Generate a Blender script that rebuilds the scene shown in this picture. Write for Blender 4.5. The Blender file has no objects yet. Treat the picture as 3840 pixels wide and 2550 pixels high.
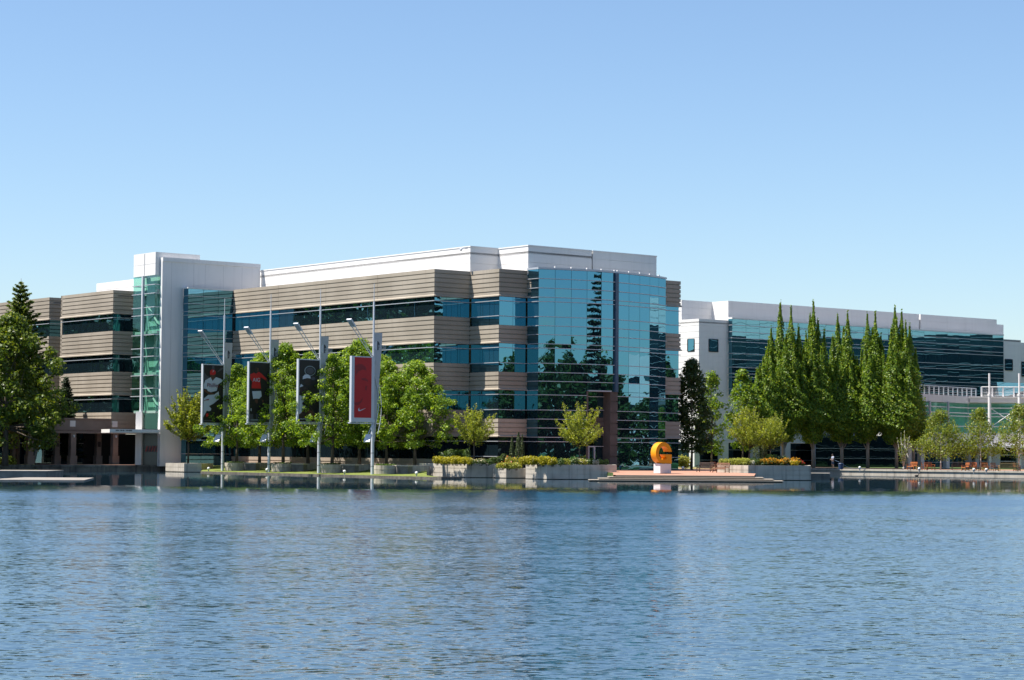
import bpy, bmesh, math, random
import numpy as np
from mathutils import Vector, Matrix

# ------------------------------------------------------------------ camera, light, exposure
SC = bpy.context.scene
COL = SC.collection
FPX, CAMZ, PITCH, ROLL = 7880.0, 2.75, math.atan(413 / 7880.0), 0.0070
_f = Vector((0, math.cos(PITCH), math.sin(PITCH)))
_r0, _u0 = Vector((1, 0, 0)), Vector((0, -math.sin(PITCH), math.cos(PITCH)))
_r = _r0 * math.cos(ROLL) + _u0 * math.sin(ROLL)
_u = _u0 * math.cos(ROLL) - _r0 * math.sin(ROLL)
cam_d = bpy.data.cameras.new("camera")
cam = bpy.data.objects.new("camera", cam_d)
COL.objects.link(cam)
cam.matrix_world = Matrix(((_r.x, _u.x, -_f.x, 0), (_r.y, _u.y, -_f.y, 0), (_r.z, _u.z, -_f.z, CAMZ), (0, 0, 0, 1)))
cam_d.sensor_width = 36.0
cam_d.lens = 36.0 * FPX / 3840.0
cam_d.clip_start, cam_d.clip_end = 0.5, 6000
SC.camera = cam

SUN_EL, SUN_AZ = math.radians(62.5), (-0.987, -0.162)
world = bpy.data.worlds.new("World")
SC.world = world
world.use_nodes = True
wn = world.node_tree
sky = wn.nodes.new("ShaderNodeTexSky")
sky.sky_type = 'NISHITA'
sky.sun_disc = False
sky.sun_elevation = SUN_EL
sky.sun_rotation = math.atan2(SUN_AZ[0], SUN_AZ[1])
sky.air_density, sky.dust_density, sky.ozone_density = 1.0, 0.5, 5.0
sky.altitude = 60
bg = wn.nodes["Background"]
bg.inputs[1].default_value = 0.083
wn.links.new(sky.outputs[0], bg.inputs[0])
sl = bpy.data.lights.new("sun", 'SUN')
sl.energy, sl.angle, sl.color = 5.0, math.radians(0.53), (1.0, 0.94, 0.86)
so = bpy.data.objects.new("sun", sl)
COL.objects.link(so)
so.location = (-80, 0, 120)
so.rotation_euler = Vector((-SUN_AZ[0] * math.cos(SUN_EL), -SUN_AZ[1] * math.cos(SUN_EL), -math.sin(SUN_EL))).to_track_quat('-Z', 'Y').to_euler()
SC.view_settings.view_transform = 'Standard'
SC.view_settings.look = 'None'
SC.view_settings.exposure = 1.0
SC.view_settings.gamma = 1.0
SC.cycles.max_bounces = 8
SC.cycles.transparent_max_bounces = 12
SC.cycles.caustics_reflective = False
SC.cycles.caustics_refractive = False
SC.cycles.use_denoising = True

# ------------------------------------------------------------------ helpers
def ray(px, py):
    return _r * ((px - 1920) / FPX) + _u * ((1275 - py) / FPX) + _f

def at(px, py, Y):                       # the point of a sight line at distance Y
    d = ray(px, py)
    return Vector((0, 0, CAMZ)) + d * (Y / d.y)

def on(px, py, z):                       # where a sight line meets a level
    d = ray(px, py)
    return Vector((0, 0, CAMZ)) + d * ((z - CAMZ) / d.z)

def zat(px, py, Y):
    return at(px, py, Y).z

def along(P, d, px, py=1690):            # walk from P along d to the sight plane of a column
    rr = ray(px, py)
    k = rr.x / rr.y
    s = (k * P[1] - P[0]) / (d[0] - k * d[1])
    return (P[0] + s * d[0], P[1] + s * d[1])

def add2(P, d, s):
    return (P[0] + d[0] * s, P[1] + d[1] * s)

D1, D2 = (-0.627, 0.779), (0.779, 0.627)
N1, N2 = (-0.779, -0.627), (0.627, -0.779)

def lin(r, g, b):
    f = lambda c: (c / 255 / 12.92) if c <= 10 else ((c / 255 + 0.055) / 1.055) ** 2.4
    return (f(r), f(g), f(b))

class MB:
    def __init__(self):
        self.v, self.f, self.m = [], [], []
    def poly(self, pts, mi=0):
        n = len(self.v)
        self.v += [tuple(p) for p in pts]
        self.f.append(tuple(range(n, n + len(pts))))
        self.m.append(mi)
        return self
    def box(self, c, s, rz=0.0, mi=0, tilt=None):
        M = Matrix.Rotation(rz, 3, 'Z')
        if tilt is not None:
            M = M @ tilt
        n = len(self.v)
        for x in (-.5, .5):
            for y in (-.5, .5):
                for z in (-.5, .5):
                    self.v.append(tuple(Vector(c) + M @ Vector((x * s[0], y * s[1], z * s[2]))))
        for q in ((0, 1, 3, 2), (4, 6, 7, 5), (0, 4, 5, 1), (2, 3, 7, 6), (0, 2, 6, 4), (1, 5, 7, 3)):
            self.f.append(tuple(n + i for i in q)); self.m.append(mi)
        return self
    def prism(self, poly, z0, z1, mi=0):
        k = len(poly); n = len(self.v)
        self.v += [(p[0], p[1], z0) for p in poly] + [(p[0], p[1], z1) for p in poly]
        self.f.append(tuple(range(n + k - 1, n - 1, -1))); self.m.append(mi)
        self.f.append(tuple(range(n + k, n + 2 * k))); self.m.append(mi)
        for i in range(k):
            j = (i + 1) % k
            self.f.append((n + i, n + j, n + k + j, n + k + i)); self.m.append(mi)
        return self
    def sweep(self, path, prof, closed=False, mi=0):
        P = [Vector((p[0], p[1])) for p in path]
        m = len(P); nn = []
        segs = m if closed else m - 1
        ns = []
        for i in range(segs):
            t = (P[(i + 1) % m] - P[i]).normalized()
            ns.append(Vector((t.y, -t.x)))
        for i in range(m):
            if closed:
                a, b = ns[i - 1], ns[i]
            else:
                a, b = ns[max(i - 1, 0)], ns[min(i, segs - 1)]
            nn.append((a + b) / max(0.25, 1 + a.dot(b)))
        k = len(prof); n = len(self.v)
        for i in range(m):
            for (o, z) in prof:
                q = P[i] + nn[i] * o
                self.v.append((q.x, q.y, z))
        for i in range(segs):
            j = (i + 1) % m
            for a in range(k):
                b = (a + 1) % k
                self.f.append((n + i * k + a, n + j * k + a, n + j * k + b, n + i * k + b)); self.m.append(mi)
        if not closed:
            self.f.append(tuple(n + a for a in range(k))); self.m.append(mi)
            self.f.append(tuple(n + (m - 1) * k + a for a in range(k - 1, -1, -1))); self.m.append(mi)
        return self
    def tube(self, pts, rad, n=8, mi=0):
        pts = [Vector(p) for p in pts]
        if not isinstance(rad, (list, tuple)):
            rad = [rad] * len(pts)
        base = len(self.v)
        for i, p in enumerate(pts):
            t = (pts[min(i + 1, len(pts) - 1)] - pts[max(i - 1, 0)]).normalized()
            a = t.cross(Vector((0, 0, 1)))
            if a.length < 1e-3:
                a = Vector((1, 0, 0))
            a.normalize(); b = t.cross(a)
            for k in range(n):
                w = 2 * math.pi * k / n
                self.v.append(tuple(p + (a * math.cos(w) + b * math.sin(w)) * rad[i]))
        for i in range(len(pts) - 1):
            for k in range(n):
                l = (k + 1) % n
                self.f.append((base + i * n + k, base + i * n + l, base + (i + 1) * n + l, base + (i + 1) * n + k)); self.m.append(mi)
        self.f.append(tuple(base + k for k in range(n - 1, -1, -1))); self.m.append(mi)
        self.f.append(tuple(base + (len(pts) - 1) * n + k for k in range(n))); self.m.append(mi)
        return self
    def ball(self, c, r, mi=0, seg=14, rings=8, sz=1.0):
        pts = [(math.sin(math.pi * i / rings), -math.cos(math.pi * i / rings)) for i in range(1, rings)]
        return self.lathe(c, [(r * a, r * sz * b) for a, b in pts], seg, mi)
    def lathe(self, c, prof, seg=16, mi=0):
        base = len(self.v); k = len(prof)
        for i in range(seg):
            w = 2 * math.pi * i / seg
            for (r, z) in prof:
                self.v.append((c[0] + r * math.cos(w), c[1] + r * math.sin(w), c[2] + z))
        for i in range(seg):
            j = (i + 1) % seg
            for a in range(k - 1):
                self.f.append((base + i * k + a, base + j * k + a, base + j * k + a + 1, base + i * k + a + 1)); self.m.append(mi)
        self.f.append(tuple(base + i * k for i in range(seg - 1, -1, -1))); self.m.append(mi)
        self.f.append(tuple(base + i * k + k - 1 for i in range(seg))); self.m.append(mi)
        return self
    def build(self, name, mats, parent=None, world=True, smooth=False, fix=True):
        me = bpy.data.meshes.new(name)
        me.from_pydata(self.v, [], self.f)
        if not isinstance(mats, (list, tuple)):
            mats = [mats]
        for mm in mats:
            me.materials.append(mm)
        me.polygons.foreach_set("material_index", self.m)
        if fix:
            b = bmesh.new(); b.from_mesh(me)
            bmesh.ops.recalc_face_normals(b, faces=b.faces)
            b.to_mesh(me); b.free()
        if smooth:
            me.polygons.foreach_set("use_smooth", [True] * len(me.polygons))
        me.update()
        return link(name, me, parent, world)

def link(name, me, parent=None, world=True):
    o = bpy.data.objects.new(name, me)
    COL.objects.link(o)
    if parent is not None:
        o.parent = parent
        if world:
            p = parent; off = Vector((0, 0, 0))
            while p is not None:
                off += p.location; p = p.parent
            o.location = -off
    return o

def tag(o, label, cat, group=None):
    o["label"], o["category"] = label, cat
    if group:
        o["group"] = group
    return o

def thing(name, label, cat, loc, group=None, rz=0.0):
    o = bpy.data.objects.new(name, None)
    COL.objects.link(o)
    o.location = loc; o.rotation_euler = (0, 0, rz)
    o.empty_display_size = 0.5
    return tag(o, label, cat, group)

def kind(o, k):
    o["kind"] = k
    return o

KIDS = {}
def copy_tree(root, loc, label, rz=0.0, scale=1.0, group=None):
    def rec(o, par):
        c = o.copy(); COL.objects.link(c)
        if par is not None:
            c.parent = par
        for ch in [x for x in o.children]:
            rec(ch, c)
        return c
    c = rec(root, None)
    c.location = loc; c.rotation_euler = (0, 0, rz)
    c.scale = (scale,) * 3 if not isinstance(scale, tuple) else scale
    c["label"] = label
    if group:
        c["group"] = group
    return c

# ------------------------------------------------------------------ materials
ALB = 0.8                                  # real-world base colours for the chosen exposure
dim = lambda c, k=None: tuple(x * (ALB if k is None else k) for x in c)
def mat(name, col, rough=0.7, metal=0.0, spec=0.5):
    m = bpy.data.materials.new(name); m.use_nodes = True
    b = m.node_tree.nodes["Principled BSDF"]
    b.inputs["Base Color"].default_value = (*dim(col), 1)
    b.inputs["Roughness"].default_value = rough
    b.inputs["Metallic"].default_value = metal
    b.inputs["Specular IOR Level"].default_value = spec
    return m

def noisy(name, c1, c2, scale=2.0, rough=0.8, c3=None, streak=None, fine=None, stretch=(1, 1, 1), spec=0.3, bump=0.0):
    m = mat(name, c1, rough, 0, spec); nt = m.node_tree; N = nt.nodes; L = nt.links
    b = N["Principled BSDF"]
    tc = N.new("ShaderNodeTexCoord"); mp = N.new("ShaderNodeMapping")
    mp.inputs["Scale"].default_value = stretch
    L.new(tc.outputs["Object"], mp.inputs[0])
    nz = N.new("ShaderNodeTexNoise"); nz.inputs["Scale"].default_value = scale; nz.inputs["Detail"].default_value = 6
    L.new(mp.outputs[0], nz.inputs["Vector"])
    cr = N.new("ShaderNodeValToRGB")
    cr.color_ramp.elements[0].position, cr.color_ramp.elements[1].position = 0.35, 0.68
    cr.color_ramp.elements[0].color = (*dim(c1), 1); cr.color_ramp.elements[1].color = (*dim(c2), 1)
    L.new(nz.outputs[0], cr.inputs[0])
    out = cr.outputs[0]
    if streak:
        mp2 = N.new("ShaderNodeMapping"); mp2.inputs["Scale"].default_value = (1.6, 1.6, 0.12)
        L.new(tc.outputs["Object"], mp2.inputs[0])
        n2 = N.new("ShaderNodeTexNoise"); n2.inputs["Scale"].default_value = 1.4; n2.inputs["Detail"].default_value = 5
        L.new(mp2.outputs[0], n2.inputs["Vector"])
        c2r = N.new("ShaderNodeValToRGB"); c2r.color_ramp.elements[0].position = 0.52; c2r.color_ramp.elements[1].position = 0.72
        c2r.color_ramp.elements[0].color = (0, 0, 0, 1); c2r.color_ramp.elements[1].color = (1, 1, 1, 1)
        L.new(n2.outputs[0], c2r.inputs[0])
        mul = N.new("ShaderNodeMath"); mul.operation = 'MULTIPLY'; mul.inputs[1].default_value = streak[1]
        L.new(c2r.outputs[0], mul.inputs[0])
        mx = N.new("ShaderNodeMixRGB"); mx.inputs[2].default_value = (*dim(streak[0]), 1)
        L.new(mul.outputs[0], mx.inputs[0]); L.new(out, mx.inputs[1]); out = mx.outputs[0]
    L.new(out, b.inputs["Base Color"])
    if bump:
        bp = N.new("ShaderNodeBump"); bp.inputs["Distance"].default_value = bump
        n3 = N.new("ShaderNodeTexNoise"); n3.inputs["Scale"].default_value = scale * 12
        L.new(tc.outputs["Object"], n3.inputs["Vector"]); L.new(n3.outputs[0], bp.inputs["Height"]); L.new(bp.outputs[0], b.inputs["Normal"])
    return m

def leafmat(name, cols, trans=0.35, rough=0.45):
    m = mat(name, cols[0][1], rough, 0, 0.35); nt = m.node_tree; N = nt.nodes; L = nt.links
    b = N["Principled BSDF"]
    ge = N.new("ShaderNodeNewGeometry"); cr = N.new("ShaderNodeValToRGB")
    el = cr.color_ramp.elements
    while len(el) < len(cols):
        el.new(0.5)
    for e, (p, c) in zip(el, cols):
        e.position = p; e.color = (*dim(c, .78), 1)
    L.new(ge.outputs["Random Per Island"], cr.inputs[0]); L.new(cr.outputs[0], b.inputs["Base Color"])
    tr = N.new("ShaderNodeBsdfTranslucent")
    br = N.new("ShaderNodeMixRGB"); br.blend_type = 'MULTIPLY'; br.inputs[0].default_value = 1; br.inputs[2].default_value = (1.5, 1.45, 0.5, 1)
    L.new(cr.outputs[0], br.inputs[1]); L.new(br.outputs[0], tr.inputs[0])
    mx = N.new("ShaderNodeMixShader"); mx.inputs[0].default_value = trans
    L.new(b.outputs[0], mx.inputs[1]); L.new(tr.outputs[0], mx.inputs[2])
    L.new(mx.outputs[0], N["Material Output"].inputs[0])
    return m

def glassmat(name, tint, wav=0.006, scale=0.55, body=(0.006, 0.012, 0.016), edge=0.5):
    """opaque mirror-coated office glass: dark body, tinted reflection that bends a little in every pane"""
    m = bpy.data.materials.new(name); m.use_nodes = True; nt = m.node_tree; N = nt.nodes; L = nt.links
    N.remove(N["Principled BSDF"])
    gl = N.new("ShaderNodeBsdfGlossy"); gl.inputs["Color"].default_value = (*tint, 1); gl.inputs["Roughness"].default_value = 0.0
    df = N.new("ShaderNodeBsdfDiffuse"); df.inputs["Color"].default_value = (*body, 1)
    ad = N.new("ShaderNodeAddShader"); L.new(gl.outputs[0], ad.inputs[0]); L.new(df.outputs[0], ad.inputs[1])
    L.new(ad.outputs[0], N["Material Output"].inputs[0])
    tc = N.new("ShaderNodeTexCoord"); ge = N.new("ShaderNodeNewGeometry")
    mu = N.new("ShaderNodeMath"); mu.operation = 'MULTIPLY'; mu.inputs[1].default_value = 60
    L.new(ge.outputs["Random Per Island"], mu.inputs[0])
    cb = N.new("ShaderNodeCombineXYZ"); L.new(mu.outputs[0], cb.inputs[0]); L.new(mu.outputs[0], cb.inputs[2])
    va = N.new("ShaderNodeVectorMath"); va.operation = 'ADD'
    L.new(tc.outputs["Object"], va.inputs[0]); L.new(cb.outputs[0], va.inputs[1])
    nz = N.new("ShaderNodeTexNoise"); nz.inputs["Scale"].default_value = scale; nz.inputs["Detail"].default_value = 1.5
    L.new(va.outputs[0], nz.inputs["Vector"])
    bp = N.new("ShaderNodeBump"); bp.inputs["Strength"].default_value = 1.0; bp.inputs["Distance"].default_value = wav
    L.new(nz.outputs[0], bp.inputs["Height"]); L.new(bp.outputs[0], gl.inputs["Normal"])
    return m

def clearglass(name, tint, refl=0.22, rtint=(0.6, 0.8, 0.8)):
    m = bpy.data.materials.new(name); m.use_nodes = True; nt = m.node_tree; N = nt.nodes; L = nt.links
    N.remove(N["Principled BSDF"])
    tr = N.new("ShaderNodeBsdfTransparent"); tr.inputs[0].default_value = (*tint, 1)
    gl = N.new("ShaderNodeBsdfGlossy"); gl.inputs["Color"].default_value = (*rtint, 1); gl.inputs["Roughness"].default_value = 0.0
    mx = N.new("ShaderNodeMixShader"); mx.inputs[0].default_value = refl
    L.new(tr.outputs[0], mx.inputs[1]); L.new(gl.outputs[0], mx.inputs[2]); L.new(mx.outputs[0], N["Material Output"].inputs[0])
    return m

M_TAN = noisy("tan_precast", (0.365, 0.315, 0.25), (0.475, 0.415, 0.335), 0.22, 0.85, streak=((0.31, 0.255, 0.20), 0.3), bump=0.004)
M_WHITE = noisy("white_panel", (0.88, 0.86, 0.84), (0.93, 0.91, 0.89), 0.3, 0.6, streak=((0.66, 0.65, 0.63), 0.22))
M_WSTUC = noisy("white_render", (0.82, 0.81, 0.80), (0.88, 0.86, 0.85), 0.25, 0.7, streak=((0.62, 0.6, 0.59), 0.25))
M_CONC = noisy("planter_concrete", (0.53, 0.475, 0.395), (0.64, 0.575, 0.485), 1.3, 0.9, streak=((0.13, 0.12, 0.11), 0.6), bump=0.006)
M_CONC2 = noisy("quay_concrete", (0.13, 0.125, 0.11), (0.25, 0.235, 0.205), 0.8, 0.9, streak=((0.05, 0.05, 0.05), 0.85))
M_STEP = noisy("step_stone", (0.42, 0.36, 0.29), (0.55, 0.47, 0.38), 1.1, 0.85)
M_BRICK = noisy("brick_paving", (0.42, 0.215, 0.145), (0.50, 0.275, 0.19), 1.5, 0.85)
M_BAR = mat("mullion_white", (0.55, 0.58, 0.62), 0.4, 0.3)
M_STEEL = mat("painted_steel", (0.68, 0.70, 0.74), 0.42, 0.1)
M_DARK = mat("shadow_gap", (0.012, 0.014, 0.017), 0.6)
M_GLASSB = glassmat("darkened_mirror_glass", (0.03, 0.055, 0.065))  # on ground storeys the tint holds the shade and dark tree reflections
M_INT = mat("dark_interior", (0.02, 0.021, 0.024), 0.9)
M_GLASS = glassmat("teal_mirror_glass", (0.10, 0.265, 0.35))
M_GLASSD = glassmat("smoke_mirror_glass", (0.075, 0.16, 0.19))
M_TOWER = clearglass("green_glass", (0.60, 0.86, 0.77), 0.12, (0.4, 0.75, 0.8))
M_PAV = clearglass("pale_green_glass", (0.50, 0.95, 0.82), 0.12, (0.4, 0.7, 0.7))
M_ROOF = mat("roof_gravel", (0.35, 0.34, 0.33), 0.9)
M_SOIL = noisy("planting_soil", (0.05, 0.035, 0.025), (0.09, 0.065, 0.045), 4, 0.95)
M_LAWN = noisy("lawn_turf", (0.13, 0.18, 0.03), (0.24, 0.27, 0.06), 2.2, 0.9, bump=0.03)
M_GRASS = noisy("rough_grass", (0.05, 0.09, 0.025), (0.10, 0.15, 0.04), 1.2, 0.95)
M_BARK = noisy("bark", (0.09, 0.07, 0.055), (0.16, 0.13, 0.10), 6, 0.95, stretch=(1, 1, 0.25))
M_BARKL = noisy("pale_bark", (0.30, 0.27, 0.22), (0.42, 0.38, 0.32), 5, 0.9, stretch=(1, 1, 0.3))
M_BIRCHB = noisy("birch_bark", (0.55, 0.53, 0.49), (0.75, 0.73, 0.70), 3, 0.8, stretch=(1, 1, 2.2))
M_WOODO = noisy("orange_teak", (0.42, 0.13, 0.04), (0.55, 0.20, 0.07), 5, 0.55, stretch=(1, 1, .4))
M_WOODY = noisy("yellow_teak", (0.58, 0.36, 0.13), (0.68, 0.44, 0.18), 5, 0.55)
M_WOODB = noisy("brown_teak", (0.20, 0.10, 0.06), (0.30, 0.16, 0.10), 5, 0.6)
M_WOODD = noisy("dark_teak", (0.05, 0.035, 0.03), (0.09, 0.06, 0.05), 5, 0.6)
M_ORANGE = mat("orange_paint", (0.95, 0.36, 0.005), 0.38, 0, 0.45)
M_PLINTH = mat("plinth_white", (0.82, 0.80, 0.80), 0.5)
M_GLOBE = mat("globe_white", (0.80, 0.80, 0.78), 0.35)
M_BLACK = mat("black_metal", (0.02, 0.02, 0.022), 0.45)
M_POST = mat("bollard_grey", (0.35, 0.36, 0.37), 0.5)

bright = lambda cs, k: [(p, tuple(min(.8, c * k) for c in col)) for p, col in cs]
L_GREEN = leafmat("maple_leaf", bright([(0, (0.05, 0.095, 0.012)), (0.45, (0.095, 0.16, 0.015)), (0.8, (0.16, 0.235, 0.018)), (1, (0.27, 0.33, 0.025))], 1.85), 0.42)
L_YELLOW = leafmat("golden_leaf", bright([(0, (0.14, 0.19, 0.022)), (0.5, (0.24, 0.29, 0.03)), (1, (0.38, 0.39, 0.045))], 1.3), 0.42)
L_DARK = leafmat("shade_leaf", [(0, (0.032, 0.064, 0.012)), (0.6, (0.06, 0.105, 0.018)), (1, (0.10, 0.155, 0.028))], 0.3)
L_HORN = leafmat("hornbeam_leaf", bright([(0, (0.05, 0.10, 0.012)), (0.5, (0.095, 0.165, 0.014)), (0.85, (0.16, 0.225, 0.018)), (1, (0.26, 0.29, 0.025))], 1.75), 0.42)
L_LEFT = leafmat("ash_leaf", bright([(0, (0.05, 0.085, 0.012)), (0.6, (0.09, 0.14, 0.016)), (1, (0.19, 0.22, 0.02))], 1.3), 0.38)
L_BIRCH = leafmat("birch_leaf", bright([(0, (0.10, 0.15, 0.02)), (0.6, (0.17, 0.22, 0.03)), (1, (0.27, 0.29, 0.05))], 1.3), 0.38)
L_FIR = leafmat("fir_needles", [(0, (0.018, 0.035, 0.014)), (0.7, (0.032, 0.055, 0.02)), (1, (0.05, 0.08, 0.028))], 0.1, 0.6)
L_CYP = leafmat("cypress_scale", [(0, (0.03, 0.055, 0.014)), (0.7, (0.055, 0.09, 0.02)), (1, (0.10, 0.13, 0.03))], 0.15, 0.6)
L_SHRUB = leafmat("laurel_leaf", [(0, (0.05, 0.10, 0.02)), (0.6, (0.09, 0.16, 0.03)), (1, (0.15, 0.22, 0.06))], 0.3)
L_GOLD = leafmat("gold_shrub_leaf", [(0, (0.24, 0.24, 0.01)), (0.5, (0.42, 0.38, 0.012)), (1, (0.58, 0.50, 0.03))], 0.35)
L_LIME = leafmat("lime_shrub_leaf", [(0, (0.22, 0.26, 0.03)), (0.5, (0.36, 0.38, 0.05)), (1, (0.48, 0.48, 0.10))], 0.35)
L_CREAM = leafmat("cream_petal", [(0, (0.55, 0.48, 0.30)), (1, (0.75, 0.68, 0.50))], 0.3)
L_AMBER = leafmat("amber_petal", [(0, (0.62, 0.27, 0.02)), (0.6, (0.75, 0.40, 0.02)), (1, (0.78, 0.50, 0.04))], 0.3)
L_RED = leafmat("red_petal", [(0, (0.55, 0.02, 0.02)), (1, (0.75, 0.06, 0.05))], 0.3)
L_SILVER = leafmat("silver_leaf", [(0, (0.35, 0.38, 0.33)), (1, (0.6, 0.62, 0.56))], 0.2)

# ------------------------------------------------------------------ the setting: water, land, lawn, paving
PZ = 0.72
xy = lambda v: (v[0], v[1])
def watermat():
    m = mat("lake_water", (0.022, 0.055, 0.082), 0.015, 0, 0.5); nt = m.node_tree; N = nt.nodes; L = nt.links
    b = N["Principled BSDF"]; b.inputs["IOR"].default_value = 1.5
    tc = N.new("ShaderNodeTexCoord")
    def slope(sc, stretch, detail, dist=0.0):
        mp = N.new("ShaderNodeMapping"); mp.inputs["Scale"].default_value = stretch
        L.new(tc.outputs["Object"], mp.inputs[0])
        nz = N.new("ShaderNodeTexNoise"); nz.inputs["Scale"].default_value = sc; nz.inputs["Detail"].default_value = detail
        nz.inputs["Distortion"].default_value = dist
        L.new(mp.outputs[0], nz.inputs["Vector"])
        s = N.new("ShaderNodeVectorMath"); s.operation = 'SUBTRACT'; s.inputs[1].default_value = (0.5, 0.5, 0.5)
        L.new(nz.outputs["Color"], s.inputs[0])
        return s.outputs[0]
    def scaled(v, k):
        s = N.new("ShaderNodeVectorMath"); s.operation = 'SCALE'
        L.new(v, s.inputs[0])
        if isinstance(k, float):
            s.inputs["Scale"].default_value = k
        else:
            L.new(k, s.inputs["Scale"])
        return s.outputs[0]
    def plus(a, c):
        s = N.new("ShaderNodeVectorMath"); s.operation = 'ADD'; L.new(a, s.inputs[0]); L.new(c, s.inputs[1]); return s.outputs[0]
    big = scaled(slope(2.6, (0.5, 1, 1), 2.0, 0.4), 0.08)
    mid = scaled(slope(10.5, (0.42, 1, 1), 3.5, 0.5), 0.35)
    rip = plus(plus(big, mid), scaled(slope(0.75, (0.35, 1, 1), 3.0, 0.5), 0.07))
    # wind patches, and the lee of the far shore where the lake lies calm
    sp = N.new("ShaderNodeSeparateXYZ"); L.new(tc.outputs["Object"], sp.inputs[0])
    pn = N.new("ShaderNodeTexNoise"); pn.inputs["Scale"].default_value = 0.045; pn.inputs["Detail"].default_value = 2.5
    L.new(tc.outputs["Object"], pn.inputs["Vector"])
    pm = N.new("ShaderNodeMapRange"); pm.inputs[1].default_value = 0.3; pm.inputs[2].default_value = 0.7; pm.inputs[3].default_value = 0.65; pm.inputs[4].default_value = 1.2
    L.new(pn.outputs[0], pm.inputs[0])
    ed = N.new("ShaderNodeMath"); ed.operation = 'MULTIPLY_ADD'; ed.inputs[1].default_value = 34; L.new(pn.outputs[0], ed.inputs[0]); L.new(sp.outputs[1], ed.inputs[2])
    cm = N.new("ShaderNodeMapRange"); cm.inputs[1].default_value = 142; cm.inputs[2].default_value = 168; cm.inputs[3].default_value = 1.0; cm.inputs[4].default_value = 0.085
    L.new(ed.outputs[0], cm.inputs[0])
    am = N.new("ShaderNodeMath"); am.operation = 'MULTIPLY'; L.new(pm.outputs[0], am.inputs[0]); L.new(cm.outputs[0], am.inputs[1])
    rip = scaled(rip, am.outputs[0])
    ml = N.new("ShaderNodeVectorMath"); ml.operation = 'MULTIPLY'; ml.inputs[1].default_value = (0.8, 1, 0)
    L.new(rip, ml.inputs[0])
    up = N.new("ShaderNodeVectorMath"); up.operation = 'ADD'; tl = N.new("ShaderNodeMath"); tl.operation = 'MULTIPLY'; tm = N.new("ShaderNodeMapRange"); tm.inputs[1].default_value = 25; tm.inputs[2].default_value = 120; tm.inputs[3].default_value = -0.022; tm.inputs[4].default_value = -0.085
    L.new(sp.outputs[1], tm.inputs[0]); L.new(tm.outputs[0], tl.inputs[1]); L.new(am.outputs[0], tl.inputs[0])
    tv_ = N.new("ShaderNodeCombineXYZ"); tv_.inputs[2].default_value = 1.0; L.new(tl.outputs[0], tv_.inputs[1])
    L.new(ml.outputs[0], up.inputs[0]); L.new(tv_.outputs[0], up.inputs[1])
    nm = N.new("ShaderNodeVectorMath"); nm.operation = 'NORMALIZE'; L.new(up.outputs[0], nm.inputs[0])
    L.new(nm.outputs[0], b.inputs["Normal"])
    return m
M_WATER = watermat()
kind(MB().poly([(-900, -120, 0), (900, -120, 0), (900, 420, 0), (-900, 420, 0)]).build("lake_water", M_WATER), "structure")

# key plan points taken off the photograph
P1B = xy(on(1750, 1792, 0)); P1A = along(P1B, D1, 1573); DP = (0.97, 0.243); P1C = along(P1B, DP, 1862)
P2B = xy(on(1898, 1794, 0)); P2A = along(P2B, D1, 1849); P2C = along(P2B, DP, 1977)
P3B = xy(on(2050, 1798.4, 0)); P3A = along(P3B, D1, 1972); P3C = along(P3B, DP, 2313)
P4B = xy(at(2806, 1745, 201.5)); P4A = along(P4B, D1, 2690); P4C = along(P4B, DP, 3041)
PLB = xy(at(690, 1769, 236.0)); PLA = along(PLB, D1, 622); PLC = along(PLB, DP, 757)
Q0 = xy(on(-60, 1768, 0)); Q1 = xy(on(624, 1768, 0))
R0 = xy(on(3030, 1778.5, 0)); R1 = xy(on(3860, 1790.3, 0)); RD = ((R1[0] - R0[0]), (R1[1] - R0[1]))
R2 = (R0[0] + RD[0] * 4, R0[1] + RD[1] * 4)
K0 = xy(at(2300, 1778, 190.4)); K1 = xy(at(2828, 1780, 190.9)); KB0 = (K0[0] + .3, K0[1] + 6.5); KB1 = (K1[0] + .9, K1[1] + 6.5)
PL0 = xy(at(1396, 1774, 208.0))                            # the masts stand on a line parallel to the long facade
LBk = add2(PL0, N1, -5.6); LB0 = along(LBk, D1, 775); LB1 = along(LBk, D1, 1590)
shore = [(-900, 238), (Q0[0] - 60, Q0[1] - 1), Q0, Q1, add2(PLB, N2, -1.0), add2(PLC, N2, -2.0), LB0, LB1, (P1A[0] + 3, P1A[1] + 3.5),
         (P1C[0] - 1, P1C[1] + 3), (P3A[0] + 2, P3A[1] + 3), (P3C[0] - 1.2, P3C[1] + 2), KB0, KB1, (P4A[0] + 1, P4A[1] + 1.0), (P4C[0] - 1, P4C[1] + 2), (R0[0] - 3, R0[1] + 1), R0, R2, (900, R2[1])]
land_pts = shore + [(3500, 300), (3500, 3500), (-3500, 3500), (-3500, 238)]
kind(MB().prism(land_pts, -1.0, PZ - 0.012).build("ground", M_GRASS, fix=False), "structure")
pave = [add2(Q0, (0, 1), 0.5), add2(Q1, (0, 1), 0.5), add2(PLB, N2, -1.5), add2(PLC, N2, -2.5), add2(LB0, N1, -0.4), add2(LB1, N1, -0.4), (P1A[0] + 3.3, P1A[1] + 3.8),
        (P1C[0] - 1, P1C[1] + 3.3), (P3A[0] + 2, P3A[1] + 3.3), (P3C[0] - 1.2, P3C[1] + 2.3), KB0, KB1, (P4A[0] + 1, P4A[1] + 1.3), (P4C[0] - 1, P4C[1] + 2.3), (R0[0] - 3, R0[1] + 1.4),
        add2(R0, (0, 1), 0.35), (R2[0], R2[1] + 0.35), (R2[0], 268), (20, 268), (-2, 232), (-40, 256), (-64, 256), (-64, Q0[1] + 0.5)]
b_ = MB(); b_.poly([(p[0], p[1], PZ) for p in pave])
kind(b_.build("brick_pavement", M_BRICK), "structure")

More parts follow.
